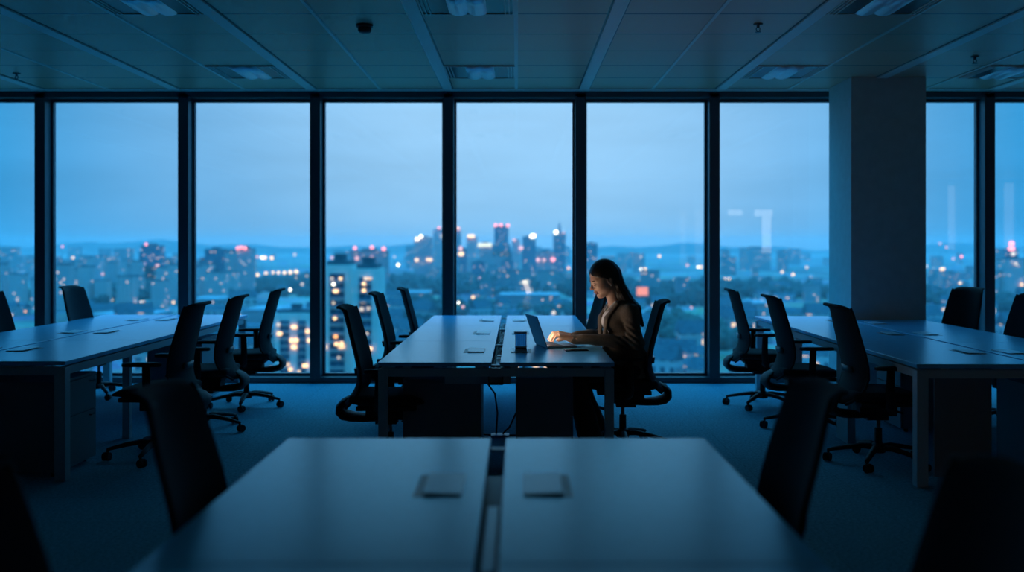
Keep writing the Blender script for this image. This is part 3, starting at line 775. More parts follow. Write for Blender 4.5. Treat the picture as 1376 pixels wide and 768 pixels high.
# limbs (shared landmarks, local coordinates)
SHL = torp((.035, -.165, .985)); SHR = torp((.035, .165, .985))
ELL = (.835-PX-.012, 6.60-PY-.02, .745+.035); ELR = (.70-PX, 7.02-PY, .80)
HIPL, HIPR = (.09, -.09, .57), (.09, .09, .57)
KNL, KNR = (-.34, -.13, .575), (-.32, .10, .575)
ANL, ANR = (-.20, -.13, .09), (-.14, .11, .09)
def body_core(X, Y, Z):
    P = (X, Y, Z); Q = tor(P)
    q2 = (Q[0], Q[1]*.72, Q[2])
    d = cap(q2, (.01, 0, .96), (.05, 0, .78), .085, .080); d = smin(d, cap(q2, (.05, 0, .78), (.08, 0, .58), .08, .10), .05)
    d = smin(d, cap(P, NECK0, (.01, 0, .98), .045, .06), .04)
    for S_, E_, W_ in ((SHL, ELL, WL), (SHR, ELR, WR)):
        d = smin(d, cap(P, S_, E_, .042, .033), .03); d = smin(d, cap(P, E_, W_, .033, .024), .02)
    for H_, K_, A_ in ((HIPL, KNL, ANL), (HIPR, KNR, ANR)):
        d = smin(d, cap(P, H_, K_, .075, .052), .03); d = smin(d, cap(P, K_, A_, .050, .036), .02)
    return d
cv, cf = surface_nets(body_core, (-.46, -.32, .03), (.30, .34, 1.10), .011)

def body_mats(cent, MI):
    MI = np.array(MI); nh = len(hf)
    x, y, z = head_local(cent[:nh, 0], cent[:nh, 1], cent[:nh, 2])
    lip = (x > .080) & (np.abs(y) < .022) & (z < -.0500+.0*x) & (z > -.0725)
    lip &= ((np.abs(y)/.0215)**2 + ((z+.061)/.0115)**2) < 1
    MI[:nh][lip] = 1
    return MI
body = mesh_obj('body', [(hv, hf, 0)] + hands + [(cv, cf, 0)], ['skin', 'lips'], person, body_mats)

# brows, lashes, eyes
def strand(name, pts, r, m, par, sx=1.0):
    return MB().tube([head_world(p) for p in pts], r, 8, sx=sx).build(name, m, par, smooth=True)
for s_ in (-1, 1):
    strand('eyebrow', [(.0885, s_*.012, .0175), (.0885, s_*.023, .0225), (.083, s_*.036, .0245), (.069, s_*.049, .021)], [.0018, .0030, .0028, .0012], 'brow', body)
    strand('eyelash', [(.0855, s_*.020, -.0035), (.0872, s_*.028, -.0055), (.0850, s_*.036, -.0055), (.0790, s_*.0435, -.002)], [.0013, .0023, .0024, .0014], 'brow', body)
    strand('eyelid_crease', [(.0835, s_*.020, .0065), (.0850, s_*.029, .0085), (.0800, s_*.039, .0070)], [.0006, .0008, .0006], 'brow', body)
nb = MB()
for p in nailsL + nailsR:
    nb.lathe([(.001, -.0035), (.0048, -.002), (.0052, .0), (.0048, .002), (.001, .0035)], 10, (p[0]-.0065, p[1], p[2]-.006))
nb.build('fingernails', 'nail', body, smooth=True)
ep = head_world((-.004, .083, -.036)) if Rn[1, 1] < 0 else head_world((-.004, -.083, -.036))
cam_side = min((head_world((-.004, s_*.084, -.037)) for s_ in (-1, 1)), key=lambda p: p[1])
MB().lathe([(.001, -.0065), (.0045, -.0045), (.0062, 0), (.0045, .0045), (.001, .0065)], 14, cam_side).build('earring', 'earring', person, smooth=True)

# hair
def hair_sdf(X, Y, Z):
    P = head_local(X, Y, Z); x, y, z = P; Pw = (X, Y, Z)
    d = ell(P, (-.016, 0, .036), (.1015, .085, .096))
    # cut the face away: plane from forehead hairline down to behind the ear
    face = np.maximum(-(x-.030-.0*z), 0)
    cut = smax(-(x - (.010 + .62*(z-.015)) + .0), (z - .088), .012)      # inside face region when < 0
    cut = smax(cut, z-.074+ .62*(np.abs(y)), .02)
    d = smax(d, -(cut+.0), .006)
    # side curtain, tucked behind the ear, and long back fall
    b0 = head_world((-.075, 0, .0)); 
    b1 = (.028, .0, 1.105); b2 = (.114, -.022, 1.00); b3 = (.170, -.045, .885)
    def flat(a, b, r0, r1, k): 
        Pn = (X, Y*k, Z); return cap(Pn, (a[0], a[1]*k, a[2]), (b[0], b[1]*k, b[2]), r0, r1)
    f = flat(b0, b1, .056, .048, .75); f = smin(f, flat(b1, b2, .052, .040, .58), .03); f = smin(f, flat(b2, b3, .040, .011, .5), .03)
    d = smin(d, f*.9, .03)
    # strands: gentle ridges
    d += .0016*np.sin(Y*190+np.sin(Z*14)*1.5+np.sin(X*31)*1.2)*np.clip((.12-z)/.1, 0, 1)
    wv = (X+.4*Z)*1.0
    d = d+ .0011*np.sin(wv*330+np.sin(Z*17)*2.0)*np.sin(wv*117+1)*np.clip((.02-z)/.08, 0, 1)
    return d
v, f = surface_nets(hair_sdf, (-.27, -.14, .86), (.22, .13, 1.40), .0034)
mesh_obj('hair', [(v, f, 0)], ['hair'], person)

# clothing
def torso_sdf(Q, g=0.0):
    """Q in torso frame; x front negative"""
    q = (Q[0], Q[1]*.70, Q[2])
    d = cap(q, (.018, 0, .955), (.045, 0, .80), .104+g, .098+g)
    d = smin(d, cap(q, (.045, 0, .80), (.085, 0, .60), .096+g, .118+g), .05)
    d = smin(d, ell((Q[0], Q[1], Q[2]), (-.040, 0, .915), (.092+g, .125+g, .085+g)), .04)      # bust
    d = smin(d, cap(Q, (.03, -.150, .985), (.03, .150, .985), .052+g, .052+g), .05)
    d = smin(d, cap(Q, (.020, -.05, 1.020), (.020, .05, 1.020), .045+g, .045+g), .04)
    return d
def wrinkle(X, Y, Z):
    a = np.sin(Z*31+X*22+np.sin(Y*23)*1.7+np.sin(X*17)*1.5); b = np.sin(X*43-Z*29+Y*37+1.3*np.sin(Z*19))
    return .0028*a+.0022*np.maximum(b, 0)*a
def blazer_sdf(X, Y, Z):
    P = (X, Y, Z); Q = tor(P); x, y, z = Q
    d = torso_sdf(Q)
    # skirt of the jacket
    q = (Q[0], Q[1]*.72, Q[2])
    d = smin(d, cap(q, (.09, 0, .62), (.10, 0, .56), .130, .138), .04)
    d = smin(d, cap(q, (-.015, 0, .76), (-.01, 0, .64), .085, .125), .04)
    d = smax(d, .520-z, .01)
    # V opening in front
    w = np.clip((z-.69)/.30, 0, 1)*.044+.014
    op = np.maximum(np.abs(y)-w, (x-.0))
    op = np.maximum(op, .70-z)
    # hollow out: shirt surface lies 1 cm below
    inner = torso_sdf(Q, -.016)
    op = np.maximum(op, -inner)
    d = smax(d, -op, .004)
    nk = cap(P, NECK0, (.0, 0, .97), .056, .060)
    d = smax(d, -nk, .008)
    # lapels and collar
    for s_ in (-1, 1):
        for (p0, p1, w0, w1) in (((-.126, .018, .71), (-.112, .050, .93), .014, .034), ((-.112, .050, .935), (-.040, .072, 1.035), .030, .020), ((-.040, .070, 1.035), (.050, .035, 1.068), .020, .018)):
            # flat strip: shrink the sideways distance so the lapel reads as a wide thin fold
            q0 = ((x)*1.9, y*s_*.8, z); lp = cap(q0, (p0[0]*1.9, p0[1]*.8+.012, p0[2]), (p1[0]*1.9, p1[1]*.8+.012, p1[2]), w0*.85, w1*.85)/1.3
            d = smin(d, lp, .003)
    # sleeves
    for S_, E_, W_ in ((SHL, ELL, WL), (SHR, ELR, WR)):
        a = cap(P, S_, E_, .056, .048); b_ = cap(P, E_, (W_[0]+.035, W_[1], W_[2]-.002), .047, .036)
        fold = np.exp(-((X-E_[0]+.05)**2+(Z-E_[2]-.04)**2)/.006)*.007*np.sin((X*.8+Z)*150)
        s1 = smin(a, b_, .03)+wrinkle(X, Y, Z)*1.2+fold
        cut = W_[0]-.012-X; s1 = smax(s1, cut, .004)
        d = smin(d, s1, .022)
    return d
v, f = surface_nets(blazer_sdf, (-.37, -.33, .50), (.30, .38, 1.12), .0050)
mesh_obj('blazer', [(v, f, 0)], ['blazer'], person)
def shirt_sdf(X, Y, Z):
    P = (X, Y, Z); Q = tor(P); x, y, z = Q
    d = torso_sdf(Q, -.012)+.0018*np.sin(y*160+z*30)
    d = smax(d, .70-z, .01); 
    nk = cap(P, NECK0, (.0, 0, .97), .052, .056); d = smax(d, -nk, .006)
    for s_ in (-1, 1):   # shirt collar points
        d = smin(d, cap((x, y, z), (-.035, s_*.050, 1.052), (-.098, s_*.022, .985), .009, .006), .005)
        d = smin(d, cap((x, y, z), (-.035, s_*.050, 1.052), (.04, s_*.035, 1.070), .009, .009), .005)
    return d
v, f = surface_nets(shirt_sdf, (-.20, -.26, .68), (.20, .26, 1.12), .0050)
mesh_obj('shirt', [(v, f, 0)], ['shirt'], person)
def trousers_sdf(X, Y, Z):
    P = (X, Y, Z); q = (X, Y*.75, Z)
    d = cap(q, (.10, 0, .585), (.09, 0, .64), .105, .09)
    for H_, K_, A_ in ((HIPL, KNL, ANL), (HIPR, KNR, ANR)):
        l = cap(P, H_, K_, .088, .072); l = smin(l, cap(P, K_, A_, .070, .085), .02); d = smin(d, l, .03)
    d = smax(d, .055-Z, .006)
    return d+wrinkle(X, Y, Z)*.8
v, f = surface_nets(trousers_sdf, (-.46, -.26, .03), (.26, .26, .76), .0085)
mesh_obj('trousers', [(v, f, 0)], ['trousers'], person)
for A_ in (ANL, ANR):
    def shoe(X, Y, Z, A_=A_):
        P = (X, Y, Z); d = ell(P, (A_[0]+.0, A_[1], .045), (.055, .036, .045)); d = smin(d, ell(P, (A_[0]-.11, A_[1], .030), (.085, .042, .032)), .03)
        d = smax(d, .002-Z, .003); return d
    v, f = surface_nets(shoe, (A_[0]-.22, A_[1]-.07, -.004), (A_[0]+.08, A_[1]+.07, .12), .006)
    mesh_obj('shoe', [(v, f, 0)], ['shoe'], person)

# ------------------------------------------------------------------ CITY
GZ = -75.0
struct(MB().box(-9000, 30, GZ-2, 9000, 14000, GZ).build('ground', 'ground'))
def at(px, y, D): return ((px-CX)*D/F, D, EYE-(y-HY)*D/F)
# far ridge
rg = MB(); gf = []; gb = []
for i in range(61):
    x = -7500+250*i; hgt = 55+28*math.sin(i*.55)+18*math.sin(i*1.7+1) + (35 if i < 22 else 0)
    gf.append([(x, 9500, GZ), (x, 9700, GZ+hgt*.7), (x, 10000, GZ+hgt+10)]); gb.append([(x, 11500, GZ), (x, 11000, GZ+hgt*.5), (x, 10300, GZ+hgt)])
hill = rg.slab(gf, gb).build('hill_ridge', 'trees'); struct(hill)

REDL = emat('aircraft_warning_lamp', (1, .26, .26), 3.4)
WARM = emat('warm_lamp_glow', (1, .62, .30), 3.2)
AMBR = emat('amber_lamp_glow', (1, .42, .12), 2.8)
WHIT = emat('white_lamp_glow', (1, .93, .74), 6)
PINK = emat('pink_lamp_glow', (1, .48, .44), 2)
DIMW = emat('dim_window_glow', (1, .80, .62), 1.5)
LC = {'r': REDL, 'w': WHIT, 'o': WARM, 'a': AMBR, 'p': PINK, 'd': DIMW}

def lamp_mesh(mb, c, r):
    mb.lathe([(r*.3, -r*.95), (r*.8, -r*.6), (r, 0), (r*.8, r*.6), (r*.3, r*.95)], 10, c); return mb

def tower(name, px0, px1, ytop, D, facadem, label, cat='building', depth=None, lights=(), tiers=(), group=None, rot=0):
    cx = ((px0+px1)/2-CX)*D/F; w = (px1-px0)*D/F; top = EYE-(ytop-HY)*D/F; dp = depth or max(14, min(w, 30))
    t = thing(name, label, cat, (cx, D, GZ), rot, group); H = top-GZ
    MB().box(-w/2, 0, 0, w/2, dp, H).build('wall', facadem, t)
    pr = MB().box(-w/2-.3, -.3, H, w/2+.3, dp+.3, H+1.2); pr.box(-w*.2, dp*.3, H+1.2, w*.2, dp*.7, H+4.5)
    pr.build('roof', 'roof', t)
    for (q0, q1, yt) in tiers:      # extra volumes
        a = ((q0-CX)*D/F)-cx; b = ((q1-CX)*D/F)-cx; hh = EYE-(yt-HY)*D/F-GZ
        MB().box(a, -2, 0, b, dp-2, hh).build('wing', facadem, t)
    for (lx, ly, col, r) in lights:
        p = at(lx, ly, D-1)
        lamp_mesh(MB(), (p[0]-cx, -1.0-r, p[2]-GZ), r).build('roof_lamp' if ly < ytop+6 else 'wall_lamp', LC[col], t)
    return t
S = 'skyscraper'
tower(S, 557, 580, 319, 2500, 'mid_facade', 'grey tower with two bright white roof lamps at the left end of the skyline', lights=((560.5, 321, 'w', 4), (565.8, 317.5, 'w', 4), (560, 349, 'o', 4), (575, 348.5, 'o', 3.5), (579, 348.8, 'o', 3.5)))
tower(S, 582, 597, 309, 2600, 'pale_facade', 'slim downtown tower half hidden behind the mullion left of the skyline center', lights=((590, 306, 'r', 3.5), (593, 317, 'd', 3)))
tower(S, 609, 619, 307, 2600, 'mid_facade', 'slim downtown tower with an orange roof lamp just right of the mullion', lights=((612.5, 306, 'a', 5), (617, 307, 'p', 4)))
tower(S, 617, 627, 334, 2300, 'dark_facade', 'short downtown block with a pink and an orange lamp', lights=((619, 333.5, 'p', 4.5), (618, 341, 'o', 4), (621, 341, 'o', 4)))
tower(S, 627, 641, 319, 2550, 'pale_facade', 'pale downtown tower with a wide warm roof lamp', lights=((630, 317, 'o', 4), (633, 317, 'o', 4), (636, 317, 'o', 4)))
t5 = tower(S, 643, 661, 327, 2450, 'mid_facade', 'downtown block with a long glowing sign along its roof')
p = at(651.5, 329, 2440); tc_ = t5.location
MB().box(-19, -9, p[2]-GZ-4, 17, -8, p[2]-GZ+4.5).build('sign', WHIT if False else emat('roof_sign_glow', (1, .95, .68), 1.6), t5)
tower(S, 664, 683, 304, 2650, 'dark_facade', 'tallest dark downtown tower with three red lamps on top', lights=((666, 302.5, 'r', 4.5), (673, 302.3, 'r', 4.5), (682.5, 302.8, 'r', 4.5)), tiers=((659, 690, 337), (661, 686, 328)))
tower(S, 688, 699, 323, 2500, 'pale_facade', 'narrow pale downtown tower right of the tallest one', lights=((691, 322, 'p', 3.5), (700, 333, 'p', 5)))
tower(S, 702, 720, 318, 2500, 'dark_facade', 'dark downtown tower with a large bright white lamp on its corner', lights=((714.5, 317, 'w', 5), (717, 317, 'w', 5), (719, 315, 'p', 3)))
tower(S, 721, 745, 338, 2400, 'mid_facade', 'wide lower downtown block with a row of pink lamps', lights=((723, 349, 'p', 4.5), (731, 349, 'p', 3.5), (743, 348.5, 'r', 5)))
t9 = tower(S, 744, 760, 313, 2500, 'dark_facade', 'dark downtown tower with a thin spire and a white corner lamp', lights=((747, 312, 'w', 5), (757, 312.5, 'p', 2.5)))
MB().tube([(0, 10, 0+EYE-(313-HY)*2500/F-GZ), (0, 10, 20+EYE-(313-HY)*2500/F-GZ), (0, 10, 29+EYE-(313-HY)*2500/F-GZ)], [4, 2.5, .5], 8).build('spire', 'dark_facade', t9)
tower(S, 634, 651, 352, 2100, 'dark_facade', 'small dark block in front of the pale downtown tower')
tower(S, 674, 690, 350, 2150, 'dark_facade', 'small dark block below the tallest downtown tower')
tower(S, 590, 604, 322, 2800, 'mid_facade', 'hazy slab mostly hidden behind the mullion in the middle of the skyline')
tower(S, 788, 803, 327, 2600, 'dark_facade', 'single hazy dark tower just right of the mullion, above the woman\'s face')
tower(S, 189, 213, 330, 1800, 'dark_facade', 'dark twin-shouldered high-rise standing alone in the left city view', tiers=((186, 216, 357), (187, 215, 338)), lights=((197, 328, 'r', 2.5), (194, 354, 'p', 3), (212, 357, 'p', 3)))
tower(S, 275, 300, 335, 1700, 'dark_facade', 'dark blue stepped high-rise in the second window from the left', tiers=((270, 290, 345),))
tower('apartment_tower', 317, 338, 334, 1500, 'pale_facade', 'tall pale apartment tower with red lamps on top, right of the dark stepped high-rise', lights=((320, 333, 'r', 2.5), (325, 332, 'r', 2.5), (330, 333, 'r', 2.5)))
tower('apartment_tower', 302, 317, 338, 1550, 'pale_facade', 'hazy pale apartment tower directly left of the one with red lamps')
tower('apartment_tower', 262, 276, 352, 1350, 'pale_facade', 'pale slab in front of the stepped high-rise, beside the mullion')
tower('apartment_tower', 276, 300, 366, 1250, 'pale_facade', 'broad low pale slab at the foot of the stepped high-rise')
tower('office_block', 470, 520, 337, 1700, 'mid_facade', 'wide hazy block with pink roof lamps behind the pale twin apartments', lights=((477.5, 333, 'r', 3), (500, 332, 'r', 3), (516, 334, 'r', 3.5), (480, 347, 'p', 3), (500, 346, 'p', 3)))
tower('office_block', 996, 1036, 333, 3000, 'mid_facade', 'hazy wide building on the horizon left of the column')
tower('office_block', 970, 981, 336, 2900, 'mid_facade', 'hazy narrow building on the horizon just right of the mullion before the column')
tower('office_block', 1047, 1059, 337, 2900, 'mid_facade', 'hazy small tower on the horizon close to the column')
tower('office_block', 1352, 1382, 348, 1400, 'pale_facade', 'pale block with lit floors at the right picture edge', lights=((1364, 354, 'd', 2.2), (1372, 382, 'o', 2)))
tw = tower('broadcast_tower', 1354, 1361, 336, 1900, 'dark_facade', 'slim tower with a glowing red orange crown at the right picture edge', lights=((1357.5, 327, 'r', 5), (1356, 334, 'r', 4), (1359.5, 334, 'r', 4), (1360, 341, 'd', 4)))

# the pair of near white apartment towers in the third window
def near_apartments(px0, px1, ytop, D, strips, lits, label, ytop_wing=None):
    cx = ((px0+px1)/2-CX)*D/F; w = (px1-px0)*D/F; H = EYE-(ytop-HY)*D/F-GZ
    t = thing('apartment_tower', label, 'building', (cx, D, GZ))
    MB().box(-w/2, 0, 0, w/2, 16, H).build('wall', 'concrete', t, bevel=.05)
    MB().box(-w/2+1, 2, H, w/2-1, 14, H+1.6).box(-2, 5, H+1.6, 2, 10, H+4).build('roof', 'roof', t)
    for a, b in strips:
        x0 = (a-CX)*D/F-cx; x1 = (b-CX)*D/F-cx
        st = MB().box(x0, -.15, 2, x1, .1, H-3).build('window_strip', 'dark_facade', t)
        z = 4
        bal = MB()
        while z < H-4: bal.box(x0, -.9, z, x1, -.1, z+.9); z += 3.1
        bal.build('balcony', 'mid_facade', t)['kind'] = 'stuff'
    for lx, ly, m_, ww, hh in lits:
        p = at(lx, ly, D-1.2)
        MB().box(p[0]-cx-ww/2, -1.3, p[2]-GZ-hh/2, p[0]-cx+ww/2, -1.0, p[2]-GZ+hh/2).build('lit_window', LC[m_], t)
    return t
near_apartments(474, 509, 361, 330, [(482, 499)], [(489, 381, 'o', .9, .9), (489, 390, 'o', 1.1, .9), (491, 374, 'd', 1.0, 1.0), (486, 415, 'd', 1, 1), (495, 414, 'd', .8, .8), (498, 468, 'o', 1, .9), (484, 440, 'd', .7, .7), (493, 448, 'd', .7, .7)], 'white apartment tower with a dark window strip seen just left of the far center chairs')
near_apartments(434, 472, 356, 345, [(443, 463)], [(448, 381.5, 'w', .8, .8), (451, 391, 'o', 1.6, 1.0), (457.5, 374, 'o', .9, .9), (446, 374, 'd', .8, .8), (450, 427.5, 'o', .9, .9), (451, 452, 'a', 1.3, 1.0), (452, 462, 'o', 1.2, 1), (459, 461, 'o', 1, 1), (437, 466, 'o', .9, .9), (448, 407, 'd', .8, .8), (455, 480, 'd', .7, .7)], 'white apartment tower with lit windows next to the third mullion, left of its taller twin')
near_apartments(368, 420, 421, 420, [(376, 389), (400, 411)], [(375.6, 448, 'o', 2.0, 1.2), (395, 439, 'o', 2.2, 1.2), (392, 457, 'o', 1.5, 1.4), (398, 457, 'o', 1.5, 1.4), (395, 466, 'o', 2, 1.4), (413, 445, 'o', 1.4, 1.2), (415, 457, 'o', 1.3, 1.2), (374, 436, 'd', 1.2, 1), (410, 491, 'o', 2.2, 1.4), (390, 496, 'o', 1.5, 1)], 'low white apartment block with rows of lit windows right of the farthest left bench chair')

# large flat hall with a pale roof and a bridge-like arcade in the middle distance
def hall(px0, px1, y0, D, hgt, label, m_='roof_light'):
    cx = ((px0+px1)/2-CX)*D/F; w = (px1-px0)*D/F
    t = thing('hall', label, 'building', (cx, D, GZ))
    MB().box(-w/2, 0, 0, w/2, 60, hgt).build('wall', 'mid_facade', t); MB().box(-w/2-1, -1, hgt, w/2+1, 61, hgt+1.5).build('roof', m_, t)
    return t
hall(672, 752, 404, 1150, 16, 'long low hall with a pale flat roof below the skyline')
hall(505, 575, 400, 1250, 14, 'low hall with a pale roof behind the far left center chair')
hall(252, 300, 405, 1100, 14, 'low pale-roofed hall in the second window from the left')
hall(330, 400, 412, 950, 12, 'low pale-roofed hall behind the farthest left bench chair')
hall(840, 900, 420, 900, 12, 'low pale-roofed hall behind the woman\'s shoulder')
hall(975, 1040, 405, 1050, 12, 'low pale-roofed hall above the far right bench chairs')
hall(120, 200, 412, 900, 10, 'low pale-roofed hall behind the far chair of the left bench')
p = at(707, 385, 1300)
tb = thing('billboard', 'tilted bright rectangular billboard among the trees left of the woman', 'billboard', (p[0], p[1], GZ))
MB().box(-6, -.5, p[2]-GZ-9, 6, .5, p[2]-GZ+9, Matrix.Translation((0, 0, 0)) @ Matrix.Translation((0, 0, p[2]-GZ)) @ Matrix.Rotation(-.38, 4, 'Y') @ Matrix.Translation((0, 0, -(p[2]-GZ)))).build('panel', emat('billboard_glow', (.95, .95, .8), .75), tb)
MB().box(-.5, .5, 0, .5, 1.5, p[2]-GZ-4).build('pole', 'pole', tb)
p = at(862, 391.5, 1200)
tb = thing('billboard', 'red glowing sign board to the right of the woman\'s head', 'billboard', (p[0], p[1], GZ))
MB().box(-6, -.5, p[2]-GZ-5, 8, .5, p[2]-GZ+5.5).build('panel', emat('red_sign_glow', (1, .28, .16), 1.3), tb)
MB().box(-.5, .5, 0, .5, 1.5, p[2]-GZ).build('pole', 'pole', tb)

# generic city fabric: countable blocks, copied individually
def unit_block(name, m_, w, d, h, label, group):
    t = thing(name, label, 'building', (0, 0, GZ), 0, group)
    MB().box(-w/2, 0, 0, w/2, d, h).build('wall', m_, t)
    MB().box(-w/2-.4, -.4, h, w/2+.4, d+.4, h+1.4).build('roof', 'roof', t)
    return t
def scatter(base, spots):
    sn = snapshot(base)
    for i, (x, y, r, sx, sz) in enumerate(spots):
        c = base if i == 0 else copy_tree(sn)
        c.location = (x, y, GZ); c.rotation_euler = (0, 0, r); c.scale = (sx, 1, sz)
rnd = random.Random(11)
spots = []
for k in range(95):      # pale slabs, left view
    D = rnd.uniform(1100, 2500); px = rnd.choice([rnd.uniform(-10, 250), rnd.uniform(-10, 330)])
    spots.append(((px-CX)*D/F, D, rnd.uniform(-.3, .3), rnd.uniform(.7, 1.4), rnd.uniform(.7, 1.25)))
scatter(unit_block('apartment_block', 'pale_facade', 14, 14, 44, 'blurred pale apartment slab in the left part of the city', 'pale apartment slabs in the left city view'), spots)
spots = []
for k in range(70):      # hazy mid-rises on the far horizon everywhere
    D = rnd.uniform(2300, 5200); px = rnd.choice([rnd.uniform(-10, 560), rnd.uniform(540, 780), rnd.uniform(780, 1390)])
    spots.append(((px-CX)*D/F, D, rnd.uniform(-.3, .3), rnd.uniform(.7, 2.4), rnd.uniform(.45, 1.25)))
scatter(unit_block('distant_block', 'mid_facade', 26, 20, 60, 'hazy blue-grey block low on the far horizon', 'hazy distant blocks on the horizon'), spots)
spots = []
for k in range(46):      # dark/mid buildings, downtown feet and right view
    D = rnd.uniform(1250, 2300); px = rnd.choice([rnd.uniform(545, 770), rnd.uniform(790, 1385), rnd.uniform(1230, 1385)])
    spots.append(((px-CX)*D/F, D, rnd.uniform(-.4, .4), rnd.uniform(.6, 1.6), rnd.uniform(.4, 1.1)))
scatter(unit_block('city_block', 'mid_facade', 18, 16, 34, 'blurred grey mid-rise in the city below the skyline', 'blurred mid-rise city blocks'), spots)
def house_unit():
    t = thing('house', 'small blurred low house among the trees below', 'building', (0, 0, GZ), 0, 'low houses below')
    MB().box(-7, 0, 0, 7, 10, 7).build('wall', 'house', t)
    MB().add([(-7.5, -.5, 7), (7.5, -.5, 7), (7.5, 10.5, 7), (-7.5, 10.5, 7), (-7.5, 5, 11), (7.5, 5, 11)], [(0, 1, 5, 4), (2, 3, 4, 5), (0, 4, 3), (1, 2, 5), (3, 2, 1, 0)]).build('roof', 'roof', t)
    return t
spots = []
for k in range(230):
    y_ = rnd.uniform(388, 525); D = 76*F/(y_-HY); px = rnd.uniform(-20, 1396)
    spots.append(((px-CX)*D/F, D, rnd.uniform(-.8, .8), rnd.uniform(.7, 2.2), rnd.uniform(.7, 2.4)))
scatter(house_unit(), spots)

# woodland belts: clumped canopies nobody could count
def blob_mesh(rs, n, x0, x1, y0, y1, r0, r1):
    mb = MB()
    bm = bmesh.new(); bmesh.ops.create_icosphere(bm, subdivisions=2, radius=1); bm.verts.ensure_lookup_table()
    bv = [v.co.copy() for v in bm.verts]; bf = [tuple(v.index for v in f.verts) for f in bm.faces]; bm.free()
    for k in range(n):
        r = rs.uniform(r0, r1); x = rs.uniform(x0, x1); y = rs.uniform(y0, y1); h = rs.uniform(.8, 1.3)
        mb.add([(x+v.x*r*(1+.25*math.sin(v.y*7+k)), y+v.y*r*(1+.25*math.sin(v.z*6+k)), r*.75*h+v.z*r*h*(1+.2*math.sin(v.x*8+k))) for v in bv], bf)
    return mb
def wood(px0, px1, ynear, yfar, n, label, m_='trees', r0=5, r1=9):
    D0 = 76*F/(ynear-HY); D1 = 76*F/(yfar-HY); xm = (px0+px1)/2; D = (D0+D1)/2
    cx = (xm-CX)*D/F; w = (px1-px0)*D/F
    o = blob_mesh(rnd, n, -w/2, w/2, D0-D, D1-D, r0, r1).build('woodland', m_, smooth=True)
    o.location = (cx, D, GZ); tag(o, label, 'trees', kind='stuff'); return o
wood(430, 600, 398, 374, 260, 'dark belt of trees below the left end of the skyline')
wood(600, 700, 398, 372, 190, 'dark belt of trees straight below the tallest tower')
wood(700, 830, 400, 376, 220, 'dark belt of trees left of the woman\'s head')
wood(540, 600, 440, 410, 70, 'dark clump of trees beyond the far left corner of the center bench')
wood(288, 345, 402, 378, 110, 'dark trees at the foot of the tall pale apartment tower')
wood(345, 418, 402, 372, 150, 'dark trees under the row of street lamps in the second window')
wood(180, 240, 412, 385, 120, 'dark trees below the twin-shouldered high-rise')
wood(70, 180, 400, 388, 110, 'tree belt above the far chair of the left bench')
wood(0, 50, 416, 396, 80, 'trees at the far left picture edge')
wood(820, 950, 412, 384, 230, 'dark trees behind the woman')
wood(960, 1115, 402, 382, 260, 'dark tree belt above the two far right bench chairs')
wood(1245, 1376, 425, 395, 160, 'dark trees right of the column')
wood(880, 950, 470, 430, 90, 'shrubby trees below, right of the woman', 'trees2')
wood(600, 780, 425, 408, 70, 'scattered trees in front of the long low hall', 'trees2', 4, 6)

# street lamps / floodlights (px, y, colour, r in px)
lamps = """38 357 p 1.2;6 379 o 1.5;28 398 a 1.3;34 418 a 1.2;98 346 o 1.4;148 348 d 1.5;153 348 d 1.5;138 368 p 1.4;153 367 p 1.2;168 370 d 1.3;148 380 o 1.5;168 380 p 1.5;169 389 p 1.3;85 377 d 1.4;103 378 d 1.4;112 378 d 1.4;142 395 o 1;151 403 d 1;182 406 d 1.5;190 406 w 1.4;193 406 o 1.4;222 406 o 1.7;233 406 o 1.5;224 372 o 2;231 372 a 1.6;238 371 a 1.5;237 361 o 1.4;
352 346 w 1.5;356 346 o 2;365 346.5 o 2;345.5 345 p 1.5;396 342 d 1.6;346 369 o 1.9;357.5 367 o 2;367 366 o 1.6;374 366 o 1.7;382 366 o 1.9;390 365.5 o 2.2;398 365 o 2.3;397 374 o 1.8;412 372 o 1.9;406 381.5 d 1.6;390 389 w 1.5;302 362 d 1.2;
446 346 p 1.6;535 356 w 1.6;511 377 a 1.5;516 377 a 1.5;510 469 w 1.5;530 345 d 1.2;
684.6 370 w 1.6;690 395 a 2.2;635.6 399 o 1.8;616 406.5 w 1.2;643 413 o 1.8;645 374 p 1.6;744 420 d 2.2;637 417 d 1.8;764 360 a 1.7;655 418 p 1.5;622 412 p 1.5;
886 344 o 1.6;861 361.6 w 1.3;867 361.6 o 1.8;860 377 o 1.6;905 376.5 w 1.5;848 388 p 1.5;855 393 a 1.8;923.6 356 p 1.5;938 358.5 w 1.2;942 358.5 o 1.7;945.6 375 o 1.6;932.7 446.6 a 1.6;919 480 o 1.8;946.6 487 a 2.2;929 413 p 1.2;861 345 d 1.2;940 470 a 1.5;
974 375 o 1.8;980 375 o 1.7;996 380 r 1.8;999.5 380 r 1.8;1051 365 o 1.5;1065.6 368.6 o 1.7;1084 359 d 1.7;1022 375 d 1;1038 374 d 1;1090 372 d 1;
1271.6 332 p 1.2;1263 327 p 1.1;1281 347.5 p 1.3;1292 344.7 r 1.6;1265 361.6 o 1.8;1268 361 o 1.5;1255 361.6 d 1.5;1245.6 357.5 d 1.3;1290 380 o 1.5;1295 380 o 1.6;1300 380 o 1.5;1289 418 w 1.2;1299 428 a 1.8;1271.6 426.6 a 1.5;1345.6 390 o 1.2;1325 425 o 1;
84 331 r 1.2"""
desc = {'p': ('pink', 'small pinkish city lamp blurred to a dot'), 'o': ('warm', 'warm yellow city lamp blurred to a disc'), 'a': ('amber', 'amber orange city lamp blurred to a disc'), 'w': ('white', 'brilliant white floodlight blurred to a disc'), 'd': ('dim', 'dim whitish city lamp blurred to a dot'), 'r': ('red', 'red warning lamp on a mast in the distance')}
LB = {}
